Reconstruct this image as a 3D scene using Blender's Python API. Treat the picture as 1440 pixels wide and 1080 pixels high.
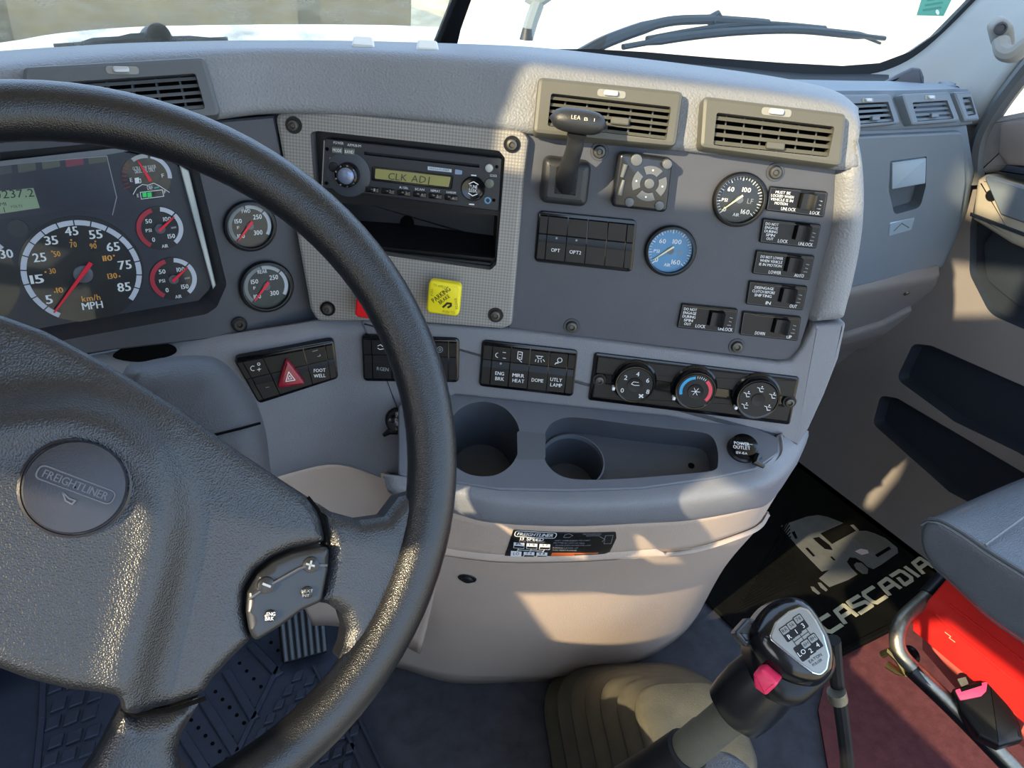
import bpy, math, random
import numpy as np
from mathutils import Matrix, Vector
from mathutils.geometry import tessellate_polygon, delaunay_2d_cdt
for o in list(bpy.data.objects): bpy.data.objects.remove(o)
SC = bpy.context.scene
COL = SC.collection
random.seed(4)
D = math.pi/180
# ------------------------------------------------------------------ camera (X right, Y forward, Z up, metres, cab floor z=0)
FPX = 1082.0
PSI, TH, RO = 31*D, 31*D, 5.8*D
def A(*v): return np.array(v, float)
CAM = A(0, 0, 1.15)
FW = A(math.sin(PSI)*math.cos(TH), math.cos(PSI)*math.cos(TH), -math.sin(TH))
RT0 = A(math.cos(PSI), -math.sin(PSI), 0); UP0 = np.cross(RT0, FW)
RT = math.cos(RO)*RT0 + math.sin(RO)*UP0
UP = -math.sin(RO)*RT0 + math.cos(RO)*UP0
HD = A(math.sin(PSI), math.cos(PSI), 0)
ZZ = A(0, 0, 1)
cd = bpy.data.cameras.new('camera'); cam = bpy.data.objects.new('camera', cd); COL.objects.link(cam)
cd.sensor_width = 36; cd.sensor_fit = 'HORIZONTAL'; cd.lens = FPX/1440*36; cd.clip_start = .02; cd.clip_end = 300
cam.matrix_world = Matrix(((RT[0], UP[0], -FW[0], CAM[0]), (RT[1], UP[1], -FW[1], CAM[1]), (RT[2], UP[2], -FW[2], CAM[2]), (0, 0, 0, 1)))
SC.camera = cam
SC.view_settings.view_transform = 'Standard'; SC.view_settings.look = 'None'
SC.view_settings.exposure = 0.0; SC.view_settings.gamma = 1; SC.view_settings.use_curve_mapping = False
try: SC.cycles.caustics_reflective = False
except Exception: pass
# ------------------------------------------------------------------ sky and sun
w = bpy.data.worlds.new('sky'); SC.world = w; w.use_nodes = True
nt = w.node_tree; bg = nt.nodes['Background']
sk = nt.nodes.new('ShaderNodeTexSky'); sk.sky_type = 'NISHITA'; sk.sun_disc = False
sk.sun_elevation = 28*D; sk.sun_rotation = -110*D; sk.air_density = 1.0; sk.dust_density = 2.5; sk.ozone_density = 1.0
mxw = nt.nodes.new('ShaderNodeMixRGB'); mxw.inputs[0].default_value = .7; mxw.inputs[2].default_value = (4.6, 6.6, 9.6, 1)
nt.links.new(sk.outputs[0], mxw.inputs[1]); nt.links.new(mxw.outputs[0], bg.inputs[0]); bg.inputs[1].default_value = .40
SUNEL, SUNAZ = 24*D, 20*D
SUND = A(math.cos(SUNEL)*math.cos(SUNAZ), math.cos(SUNEL)*math.sin(SUNAZ), -math.sin(SUNEL))
sl = bpy.data.lights.new('sun', 'SUN'); sun = bpy.data.objects.new('sun', sl); COL.objects.link(sun)
sl.energy = 9.0; sl.angle = .6*D; sl.color = (1, .82, .53)
sun.rotation_euler = Vector(SUND).to_track_quat('-Z', 'Y').to_euler(); sun.location = (-3, 0, 3)

# ------------------------------------------------------------------ pixel helpers (where a line of sight meets a real surface)
def ray(x, y): return FW + (x-720)/FPX*RT + (540-y)/FPX*UP
def atT(x, y, t): return CAM + ray(x, y)*t
def atZ(x, y, z): d = ray(x, y); return CAM + d*(z-CAM[2])/d[2]
def atX(x, y, X): d = ray(x, y); return CAM + d*(X-CAM[0])/d[0]
def atH(x, y, h): d = ray(x, y); return CAM + d*h/(d@HD)
def unit(v): v = np.array(v, float); return v/np.linalg.norm(v)
class Fr:
    """a surface frame: origin, right, up, outward normal"""
    def __init__(s, o, n, up=ZZ, ex=None):
        s.o = np.array(o, float); s.ez = unit(n)
        if ex is None: s.ex = unit(np.cross(up, s.ez))
        else: s.ex = unit(np.array(ex)-(np.array(ex)@s.ez)*s.ez)
        s.ey = np.cross(s.ez, s.ex)
    def hit(s, x, y, h=0):
        d = ray(x, y); t = ((s.o+s.ez*h-CAM)@s.ez)/(d@s.ez); return CAM+d*t
    def uv(s, x, y, h=0):
        p = s.hit(x, y, h)-s.o; return (float(p@s.ex), float(p@s.ey))
    def P(s, x, y, h=0): u, v = s.uv(x, y, h); return (u, v, h)
    def poly(s, pts, h=0): return [s.uv(x, y, h) for x, y in pts]
    def loc(s, p): q = np.array(p)-s.o; return (float(q@s.ex), float(q@s.ey), float(q@s.ez))
    def wp(s, u, v, z=0): return s.o+s.ex*u+s.ey*v+s.ez*z
    def M(s):
        return Matrix([[s.ex[i], s.ey[i], s.ez[i], s.o[i]] for i in range(3)]+[[0, 0, 0, 1]])
    def at(s, x, y, h=0): f = Fr.__new__(Fr); f.o = s.hit(x, y, h); f.ex, f.ey, f.ez = s.ex, s.ey, s.ez; return f
    def sc(s, x, y, h=0):
        a = A(*s.uv(x, y, h)); return (np.linalg.norm(A(*s.uv(x+1, y, h))-a), np.linalg.norm(A(*s.uv(x, y+1, h))-a))
WORLD = Fr((0, 0, 0), (0, 0, 1), up=A(0, 1, 0))
# ------------------------------------------------------------------ materials
def srgb(c):
    if isinstance(c, str): c = [int(c[i:i+2], 16)/255 for i in (0, 2, 4)]
    return [x/12.92 if x <= .04045 else ((x+.055)/1.055)**2.4 for x in c]
MATS = {}
def mat(name, c, rough=.5, metal=0, spec=.5, bump=None, var=None, coat=0, emit=0, sheen=0):
    """bump=(scale,strength[,kind]) fine relief; var=(scale,amount) gentle colour mottling/dust"""
    if name in MATS: return MATS[name]
    m = bpy.data.materials.new(name); m.use_nodes = True; MATS[name] = m
    nt = m.node_tree; b = nt.nodes['Principled BSDF']; col = srgb(c)
    b.inputs['Base Color'].default_value = (*col, 1); b.inputs['Roughness'].default_value = rough
    b.inputs['Metallic'].default_value = metal; b.inputs['Specular IOR Level'].default_value = spec
    b.inputs['Coat Weight'].default_value = coat; b.inputs['Coat Roughness'].default_value = .05
    if emit:
        b.inputs['Emission Color'].default_value = (*col, 1); b.inputs['Emission Strength'].default_value = emit
    tc = nt.nodes.new('ShaderNodeTexCoord')
    if bump:
        kind = bump[2] if len(bump) > 2 else 'v'
        if kind == 'v':
            t = nt.nodes.new('ShaderNodeTexVoronoi'); t.inputs['Scale'].default_value = bump[0]; t.feature = 'SMOOTH_F1'; out = t.outputs['Distance']
        elif kind == 'n':
            t = nt.nodes.new('ShaderNodeTexNoise'); t.inputs['Scale'].default_value = bump[0]; t.inputs['Detail'].default_value = 3; out = t.outputs['Fac']
        else:
            t = nt.nodes.new('ShaderNodeTexChecker'); t.inputs['Scale'].default_value = bump[0]; out = t.outputs['Fac']
            if kind == 'd':
                mp = nt.nodes.new('ShaderNodeMapping'); mp.inputs['Rotation'].default_value = (0, 0, 45*D); mp.inputs['Scale'].default_value = (1, 1, 0)
                nt.links.new(tc.outputs['Object'], mp.inputs[0]); nt.links.new(mp.outputs[0], t.inputs['Vector'])
        if kind == 'd':
            cm = nt.nodes.new('ShaderNodeMixRGB'); cm.inputs[1].default_value = (*col, 1); cm.inputs[2].default_value = (*[x*.66 for x in col], 1)
            nt.links.new(out, cm.inputs[0]); nt.links.new(cm.outputs[0], b.inputs['Base Color']); var = None
        if kind != 'd': nt.links.new(tc.outputs['Object'], t.inputs['Vector'])
        bp = nt.nodes.new('ShaderNodeBump'); bp.inputs['Strength'].default_value = bump[1]; bp.inputs['Distance'].default_value = .001
        nt.links.new(out, bp.inputs['Height']); nt.links.new(bp.outputs[0], b.inputs['Normal'])
    if var:
        n = nt.nodes.new('ShaderNodeTexNoise'); n.inputs['Scale'].default_value = var[0]; n.inputs['Detail'].default_value = 6; n.inputs['Roughness'].default_value = .65
        nt.links.new(tc.outputs['Object'], n.inputs['Vector'])
        r = nt.nodes.new('ShaderNodeMapRange'); r.inputs[1].default_value = .3; r.inputs[2].default_value = .75
        nt.links.new(n.outputs['Fac'], r.inputs[0])
        mx = nt.nodes.new('ShaderNodeMixRGB'); k = 1-var[1]; k2 = 1+var[1]
        mx.inputs[1].default_value = (*[x*k for x in col], 1); mx.inputs[2].default_value = (*[min(1, x*k2) for x in col], 1)
        nt.links.new(r.outputs[0], mx.inputs[0]); nt.links.new(mx.outputs[0], b.inputs['Base Color'])
    return m
def glassmat(name, tint=(1, 1, 1), dust=0, scale=(60, 60, 6), dcol=(.6, .58, .5), refl=.06, rough=.02):
    """thin pane: clear with a weak mirror reflection, plus procedural dust"""
    m = bpy.data.materials.new(name); m.use_nodes = True; nt = m.node_tree; nt.nodes.clear()
    out = nt.nodes.new('ShaderNodeOutputMaterial'); tr = nt.nodes.new('ShaderNodeBsdfTransparent'); tr.inputs[0].default_value = (*tint, 1)
    gl = nt.nodes.new('ShaderNodeBsdfGlossy'); gl.inputs['Roughness'].default_value = rough if refl > .01 else .12
    mx = nt.nodes.new('ShaderNodeMixShader'); lw = nt.nodes.new('ShaderNodeLayerWeight'); lw.inputs[0].default_value = refl*4
    mm = nt.nodes.new('ShaderNodeMath'); mm.operation = 'MULTIPLY_ADD'; mm.inputs[1].default_value = .3; mm.inputs[2].default_value = refl
    nt.links.new(lw.outputs['Fresnel'], mm.inputs[0]); mm.use_clamp = True
    nt.links.new(mm.outputs[0], mx.inputs[0]); nt.links.new(tr.outputs[0], mx.inputs[1]); nt.links.new(gl.outputs[0], mx.inputs[2])
    last = mx if refl > 0 else tr
    if dust:
        tc = nt.nodes.new('ShaderNodeTexCoord'); mp = nt.nodes.new('ShaderNodeMapping'); mp.inputs['Scale'].default_value = scale
        n = nt.nodes.new('ShaderNodeTexNoise'); n.inputs['Scale'].default_value = 1; n.inputs['Detail'].default_value = 7
        nt.links.new(tc.outputs['Object'], mp.inputs[0]); nt.links.new(mp.outputs[0], n.inputs['Vector'])
        r = nt.nodes.new('ShaderNodeMapRange'); r.inputs[1].default_value = .42; r.inputs[2].default_value = .78; r.inputs[3].default_value = dust*.35; r.inputs[4].default_value = dust*1.6
        nt.links.new(n.outputs['Fac'], r.inputs[0])
        df = nt.nodes.new('ShaderNodeBsdfTranslucent'); df.inputs[0].default_value = (*dcol, 1)
        m2 = nt.nodes.new('ShaderNodeMixShader'); nt.links.new(r.outputs[0], m2.inputs[0]); nt.links.new(last.outputs[0], m2.inputs[1]); nt.links.new(df.outputs[0], m2.inputs[2]); last = m2
    nt.links.new(last.outputs[0], out.inputs[0]); MATS[name] = m
    return m
M_pad = mat('soft grey dash skin', '7E8185', .5, bump=(480, .7), var=(6, .07))
M_fas = mat('grey grained plastic', '74767C', .5, bump=(900, .35), var=(5, .07))
M_smooth = mat('smooth grey plastic', '6B6B6E', .45, bump=(1500, .15), var=(8, .06))
M_ventp = mat('matt grey vent plastic', '56564F', .5, bump=(1500, .12), var=(10, .06))
M_weave = mat('woven texture trim', '9A9792', .5, bump=(430, 1.0, 'd'), var=(8, .05))
M_panel = mat('dark slate panel plastic', '484B53', .5, bump=(1800, .15), var=(12, .08))
M_clus = mat('dark cluster surround', '3E4148', .5, bump=(1800, .15), var=(12, .1))
M_black = mat('black plastic', '0E0F11', .35, spec=.35, var=(30, .1))
M_sw = mat('satin black switch plastic', '141518', .38, spec=.35, bump=(2500, .1), var=(20, .12))
M_gloss = mat('glossy black', '0A0A0C', .15)
M_void = mat('deep black', '050506', .9, spec=.1)
M_knob = mat('dark knob plastic', '1A1C1F', .4, spec=.35, bump=(2500, .08))
M_rim = mat('black leather rim', '141518', .3, spec=.6, bump=(1400, .3), var=(14, .12))
M_wpad = mat('black leather grain pad', '1A1C21', .36, spec=.75, bump=(1100, .4), var=(10, .14))
M_wgl = mat('wheel switch plastic', '212327', .3)
M_white = mat('white print', 'E4E6E8', .6)
M_dim = mat('grey print', '8C9096', .6)
M_orange = mat('amber print', 'E0A050', .6)
M_redp = mat('red print', 'C22A3A', .5)
M_needle = mat('red needle', 'E8203C', .4)
M_cream = mat('cream needle', 'EDE3B8', .4)
M_face = mat('gauge face black', '1C1F24', .5, coat=.5)
M_face2 = mat('cluster face navy', '2C303B', .45, var=(20, .08))
M_ring = mat('silver gauge ring', '8E9194', .3, metal=.8)
M_chrome = mat('chrome', 'C9CCD0', .15, metal=1)
M_screw = mat('dark screw steel', '55544F', .4, metal=.6)
M_steel = mat('worn steel', '8A867A', .42, metal=.9, bump=(300, .3, 'n'), var=(60, .25))
M_beige = mat('taupe grained plastic', 'BBA898', .55, bump=(900, .35), var=(4, .06))
M_pillar = mat('pale grey pillar cloth', '96958F', .7, bump=(700, .3, 'n'), var=(8, .04))
M_glove = mat('blue grey dash plastic', '67717A', .5, bump=(1200, .25), var=(6, .05))
M_door = mat('taupe door plastic', '7A7470', .55, bump=(900, .3), var=(5, .06))
M_navy = mat('navy black pocket', '1A222C', .6, bump=(600, .4, 'n'))
M_vinyl = mat('grey vinyl', '5E636A', .3, spec=.9, coat=.4, bump=(700, .7), var=(9, .1))
M_rubber = mat('black rubber', '0E0F12', .6, spec=.3, bump=(800, .3, 'n'), var=(25, .3))
M_boot = mat('dusty black rubber', '524F42', .65, bump=(700, .5, 'n'), var=(30, .2))
M_mat = mat('black floor mat', '11110F', .8, spec=.06, bump=(500, .4, 'n'), var=(30, .3))
M_print = mat('pale mat print', '5E605E', .6, bump=(400, .3, 'n'), var=(40, .15))
M_lprint = mat('cream mat print', 'B0AC94', .6, bump=(400, .3, 'n'))
M_dkprint = mat('dark mat print', '5A5C56', .6, var=(40, .1))
M_red = mat('red painted steel', 'CC2420', .32, bump=(200, .1, 'n'), var=(12, .1))
M_floor = mat('dark maroon floor covering', '64393A', .85, spec=.2, bump=(900, .6, 'n'), var=(50, .25))
M_tunnel = mat('black rubber floor covering', '44464E', .75, spec=.2, bump=(600, .3, 'n'), var=(20, .3))
M_yellow = mat('yellow knob', 'F2E020', .35)
M_redk = mat('red knob', 'E01C24', .35)
M_redh = mat('dark red hazard button', '8E1830', .25)
M_pink = mat('red latch button', 'E0305A', .4)
M_blue = mat('blue arc', '2E9ACB', .5)
M_lcd = mat('amber lcd', '8E8B52', .3)
M_lcdg = mat('green lcd', '8FA285', .3)
M_lcdt = mat('lcd segment', '33362A', .5)
M_green = mat('green bars', '28C060', .5, emit=.3)
M_tab = mat('white tab', 'E8E4D8', .5)
M_hood = mat('white hood paint', 'EDEDE8', .3)
M_ground = mat('pale concrete yard', 'DCC79E', .9, var=(.6, .12))
M_wallout = mat('weathered block wall', '5C5B4C', .9, bump=(3, .5, 'n'), var=(1.2, .35))
M_wip = mat('wiper black', '1A1E22', .5)
M_sticker = mat('green sticker', '4E9A7C', .6)
M_silver = mat('brushed silver insert', '93938F', .3, metal=.85, var=(30, .06))
M_headl = mat('black leather handle', '26282B', .4, bump=(1500, .2))
G_lens = glassmat('clear gauge lens', tint=(.97, .98, .98), refl=0)
G_wind = glassmat('dusty windshield glass', tint=(.97, .99, .98), dust=.35, scale=(22, 60, 5), refl=.03)
G_clean = glassmat('windshield glass', tint=(.98, 1, .99), dust=.05, scale=(8, 8, 4), refl=.02)
# ------------------------------------------------------------------ mesh building
def ccw(p):
    a = sum(p[i][0]*p[(i+1) % len(p)][1]-p[(i+1) % len(p)][0]*p[i][1] for i in range(len(p)))
    return list(p) if a > 0 else list(p)[::-1]
def rpoly(p, r, n=4):
    """round the corners of a polygon; r one radius or one per corner"""
    m = len(p); out = []
    rr = r if isinstance(r, (list, tuple)) else [r]*m
    for i in range(m):
        a, b, c = A(*p[i-1]), A(*p[i]), A(*p[(i+1) % m]); r_ = rr[i]
        if r_ <= 0: out.append(tuple(b)); continue
        d1, d2 = a-b, c-b; l1, l2 = np.linalg.norm(d1), np.linalg.norm(d2); d1 /= l1; d2 /= l2
        ang = math.acos(max(-1, min(1, d1@d2)))
        if ang > 3.05: out.append(tuple(b)); continue
        t = min(r_/math.tan(ang/2), l1*.49, l2*.49); p0, p2 = b+d1*t, b+d2*t
        for k in range(n+1):
            s = k/n; q = (1-s)**2*p0+2*s*(1-s)*b+s*s*p2; out.append(tuple(q))
    return out
def inset(p, d):
    m = len(p); out = []
    for i in range(m):
        a, b, c = A(*p[i-1]), A(*p[i]), A(*p[(i+1) % m])
        e1, e2 = b-a, c-b; l1 = np.linalg.norm(e1) or 1e-9; l2 = np.linalg.norm(e2) or 1e-9
        n1 = A(-e1[1], e1[0])/l1; n2 = A(-e2[1], e2[0])/l2; n = n1+n2; q = n@n
        n = n*2/q if q > .4 else n*2/.4
        out.append(tuple(b+n*d))
    return out
def circle(cx, cy, r, n=24, ry=None, a0=0): ry = ry or r; return [(cx+r*math.cos(a0+2*math.pi*k/n), cy+ry*math.sin(a0+2*math.pi*k/n)) for k in range(n)]
class MB:
    def __init__(s): s.v = []; s.f = []
    def add(s, vs, fs, M=None):
        b = len(s.v)
        if M is not None: vs = [tuple(M @ Vector(v)) for v in vs]
        s.v += [tuple(map(float, v)) for v in vs]; s.f += [tuple(i+b for i in f) for f in fs]; return s
    def box(s, c, d, M=None):
        x, y, z = c; a, b, e = d[0]/2, d[1]/2, d[2]/2
        vs = [(x+i*a, y+j*b, z+k*e) for k in (-1, 1) for j in (-1, 1) for i in (-1, 1)]
        return s.add(vs, [(0, 2, 3, 1), (4, 5, 7, 6), (0, 1, 5, 4), (2, 6, 7, 3), (0, 4, 6, 2), (1, 3, 7, 5)], M)
    def rings(s, rs, cap0=True, cap1=True, closed=True):
        n = len(rs[0]); vs = [p for r in rs for p in r]; fs = []
        for i in range(len(rs)-1):
            for j in range(n if closed else n-1):
                k = (j+1) % n; fs.append((i*n+j, i*n+k, (i+1)*n+k, (i+1)*n+j))
        if cap0: fs.append(tuple(range(n))[::-1])
        if cap1: fs.append(tuple((len(rs)-1)*n+j for j in range(n)))
        return s.add(vs, fs)
    def plate(s, o, z0, z1, b=0, seg=1, holes=(), bz=None, back=True, hb=0):
        """slab with outline o between z0 and z1; b = rounding of the front edge; holes cut through"""
        o = ccw(o); rs = [[(x, y, z0) for x, y in o]]; bz = b if bz is None else bz
        if b:
            for k in range(seg+1):
                a = k/seg*math.pi/2; q = inset(o, b*(1-math.cos(a))) if k else o
                rs.append([(x, y, z1-bz*(1-math.sin(a))) for x, y in q])
        else: rs.append([(x, y, z1) for x, y in o])
        if not holes: return s.rings(rs, cap0=back)
        s.rings(rs, cap0=False, cap1=False)
        top = [p for p in rs[-1]]
        hs = [ccw(h)[::-1] for h in holes]
        loops = [[Vector(p) for p in top]]+[[Vector((x, y, z1)) for x, y in h] for h in hs]
        tri = tessellate_polygon(loops); fl = [tuple(v) for L in loops for v in L]
        fs = []
        for t in tri:
            a, b_, c = [fl[i] for i in t]; ar = (b_[0]-a[0])*(c[1]-a[1])-(c[0]-a[0])*(b_[1]-a[1])
            fs.append(tuple(t) if ar > 0 else tuple(t)[::-1])
        s.add(fl, fs)
        for h in hs: s.rings([[(x, y, z1) for x, y in h], [(x, y, z0) for x, y in h]], False, False)
        return s
    def well(s, o, z1, depth, taper=0, flr=True, b=.0):
        """inner walls and floor of a recess"""
        o = ccw(o); rs = [[(x, y, z1) for x, y in o]]
        q = inset(o, taper); rs.append([(x, y, z1-depth+b) for x, y in q])
        if b: rs.append([(x, y, z1-depth) for x, y in inset(q, b)])
        rs = [r[::-1] for r in rs]
        s.rings(rs, cap0=False, cap1=flr); return s
    def cyl(s, cx, cy, z0, z1, r0, r1=None, n=24, b=0):
        r1 = r0 if r1 is None else r1; c = lambda r, z: [(cx+r*math.cos(2*math.pi*k/n), cy+r*math.sin(2*math.pi*k/n), z) for k in range(n)]
        rs = [c(r0, z0)]
        if b: rs += [c(r1, z1-b), c(r1-b*.3, z1-b*.3), c(r1-b, z1)]
        else: rs.append(c(r1, z1))
        return s.rings(rs)
    def lathe(s, prof, cx=0, cy=0, n=32, cap0=False, cap1=False):
        return s.rings([[(cx+r*math.cos(2*math.pi*k/n), cy+r*math.sin(2*math.pi*k/n), z) for k in range(n)] for r, z in prof], cap0, cap1)
    def arc(s, cx, cy, r0, r1, a0, a1, z, t=.0002, n=None):
        n = n or max(2, int(abs(a1-a0)/(6*D))); o = [(cx+r1*math.cos(a0+(a1-a0)*k/n), cy+r1*math.sin(a0+(a1-a0)*k/n)) for k in range(n+1)]
        o += [(cx+r0*math.cos(a1+(a0-a1)*k/n), cy+r0*math.sin(a1+(a0-a1)*k/n)) for k in range(n+1)]
        return s.plate(o, z-t, z, back=False)
    def tube(s, pts, r, n=10, caps=True, ry=None):
        pts = [A(*p) for p in pts]; m = len(pts); rs = []; rad = r if hasattr(r, '__len__') else [r]*m
        t0 = unit(pts[1]-pts[0]); nn = unit(np.cross(t0, A(.3, .5, .81))); 
        for i in range(m):
            t = unit(pts[min(i+1, m-1)]-pts[max(i-1, 0)]); nn = unit(nn-(nn@t)*t); bb = np.cross(t, nn)
            rs.append([tuple(pts[i]+rad[i]*(math.cos(2*math.pi*k/n)*nn+math.sin(2*math.pi*k/n)*bb)) for k in range(n)])
        return s.rings(rs, caps, caps)
    def line(s, pts, wd, z, t=.0002):
        """flat stroke along 2D points"""
        for q_, (a, b) in enumerate(zip(pts[:-1], pts[1:])):
            z = z+3e-5*(q_ > 0); a, b = A(*a), A(*b); d = b-a; l = np.linalg.norm(d)
            if l < 1e-7: continue
            d /= l; nrm = A(-d[1], d[0])*wd/2; e = d*wd*.25
            s.plate([tuple(a-nrm-e), tuple(b-nrm+e), tuple(b+nrm+e), tuple(a+nrm-e)], z-t, z, back=False)
        return s
def cr(P, n, closed=False):
    """Catmull-Rom through points"""
    P = [A(*p) for p in P]; m = len(P); out = []
    if m < 3: return [P[0]+(P[-1]-P[0])*k/n for k in range(n+1)]
    for i in range(m if closed else m-1):
        if closed: a, b, c, d = P[i-1], P[i], P[(i+1) % m], P[(i+2) % m]
        else:
            b, c = P[i], P[i+1]; a = P[i-1] if i else 2*b-c; d = P[i+2] if i+2 < m else 2*c-b
        for k in range(n):
            t = k/n; out.append(.5*((2*b)+(c-a)*t+(2*a-5*b+4*c-d)*t*t+(3*b-a-3*c+d)*t**3))
    if not closed: out.append(P[-1])
    return out
def resamp(P, m):
    """m points spread evenly along a smooth curve through P"""
    Q = np.array(cr(P, 12)); L = np.r_[0, np.cumsum(np.linalg.norm(np.diff(Q, axis=0), axis=1))]
    return [A(*[np.interp(x, L, Q[:, k]) for k in range(Q.shape[1])]) for x in np.linspace(0, L[-1], m)]
def grid(rows, nu=4, nv=4, smooth=True):
    """surface through rows of 3D points (same count each)"""
    R = [cr(r, nu) for r in rows] if smooth else rows
    Cn = list(zip(*R)); Cn = [cr(c, nv) for c in Cn]
    m, n = len(Cn), len(Cn[0]); vs = [tuple(p) for c in Cn for p in c]; fs = []
    for i in range(m-1):
        for j in range(n-1): fs.append((i*n+j, (i+1)*n+j, (i+1)*n+j+1, i*n+j+1))
    V = np.array(vs); s = 0
    for f in fs:
        a, b, c = V[f[0]], V[f[1]], V[f[2]]; s += np.sign(np.cross(b-a, c-a)@(CAM-a))
    if s < 0: fs = [f[::-1] for f in fs]
    return vs, fs
def mkobj(name, mb, m, parent=None, frame=None, ang=35, label=None, kind=None, solid=0, flat=False):
    me = bpy.data.meshes.new(name); me.from_pydata(mb.v, [], mb.f); me.update()
    if m: me.materials.append(m)
    if not flat:
        me.polygons.foreach_set('use_smooth', [len(f_) <= 6 for f_ in mb.f]); me.set_sharp_from_angle(angle=ang*D)
    o = bpy.data.objects.new(name, me); COL.objects.link(o)
    if parent is not None: o.parent = parent
    elif frame is not None: o.matrix_world = frame.M()
    if label: o['label'] = label
    if kind: o['kind'] = kind
    if solid:
        md = o.modifiers.new('thickness', 'SOLIDIFY'); md.thickness = solid; md.offset = -1
    return o
def tag(o, label, cat, group=None, kind=None):
    o['label'] = label; o['category'] = cat
    if group: o['group'] = group
    if kind: o['kind'] = kind
    return o
class Th(Fr):
    """a thing: an Empty at a frame that parents its parts"""
    def __init__(s, name, label, cat, fr, px=None, h=0, group=None):
        f = fr.at(px[0], px[1], h) if px else fr
        s.o, s.ex, s.ey, s.ez = f.o, f.ex, f.ey, f.ez
        s.obj = bpy.data.objects.new(name, None); s.obj.empty_display_size = .02; COL.objects.link(s.obj); s.obj.matrix_world = f.M()
        tag(s.obj, label, cat, group)
    def part(s, name, mb, m, parent=None, **k): return mkobj(name, mb, m, parent or s.obj, **k)
def world_part(T, mb):
    """vertices given in world space -> the thing's own space"""
    mb.v = [T.loc(v) for v in mb.v]; return mb
# ------------------------------------------------------------------ lettering: glyph outlines of the built-in font, cached
GL = {}
def load_glyphs(chars):
    dg = None; obs = []
    for ch in chars:
        c = bpy.data.curves.new('g', 'FONT'); c.body = ch; c.resolution_u = 2; c.size = 1
        o = bpy.data.objects.new('g', c); COL.objects.link(o); obs.append((ch, o, c))
    dg = bpy.context.evaluated_depsgraph_get(); dg.update()
    for ch, o, c in obs:
        me = bpy.data.meshes.new_from_object(o.evaluated_get(dg))
        vs = [tuple(v.co) for v in me.vertices]; fs = [tuple(p.vertices) for p in me.polygons]
        GL[ch] = (vs, fs); bpy.data.meshes.remove(me); bpy.data.objects.remove(o); bpy.data.curves.remove(c)
    H = max(v[1] for v in GL['H'][0])
    for ch in chars:
        vs, fs = GL[ch]; x0 = min(v[0] for v in vs); x1 = max(v[0] for v in vs)
        GL[ch] = ([((v[0]-x0)/H, v[1]/H) for v in vs], fs, (x1-x0)/H)
load_glyphs('ABCDEFGHIJKLMNOPQRSTUVWXYZ0123456789./-+,kmh')
def txt(T, s, x, y, cap, width=None, m=M_white, rot=0, h=.0004, name='lettering', parent=None, bold=0, skew=0, mb=None):
    """text centred on pixel (x,y); cap height and width in photo pixels; lies on T's plane"""
    su, sv = T.sc(x, y, h); cu, cv = T.uv(x, y, h)
    out = MB() if mb is None else mb; pen = 0; pl = []
    for ch in s:
        if ch == ' ': pen += .45; continue
        vs, fs, wd = GL[ch]; pl.append((vs, fs, pen)); pen += wd+.16
    pen -= .16; ky = cap*sv; kx = (width*su/pen) if width else ky
    c, sn = math.cos(rot*D), math.sin(rot*D)
    for dx in ([0] if not bold else [-bold/2, bold/2]):
        for vs, fs, p in pl:
            L = []
            for vx, vy in vs:
                a = (vx+p+dx-pen/2+skew*(vy-.5))*kx; b = (vy-.5)*ky
                L.append((cu+a*c-b*sn, cv+a*sn+b*c, h+(.00003 if dx > 0 else 0)))
            out.add(L, fs)
    if mb is None: return T.part(name, out, m, parent, flat=True)
    return out
def bil(q, s, t):
    """bilinear point inside quad q = TL,TR,BR,BL (s right, t down)"""
    a, b, c, d = [A(*p) for p in q]; return tuple((1-t)*((1-s)*a+s*b)+t*((1-s)*d+s*c))
def sub(q, s0, s1, t0, t1): return [bil(q, s0, t0), bil(q, s1, t0), bil(q, s1, t1), bil(q, s0, t1)]

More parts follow.
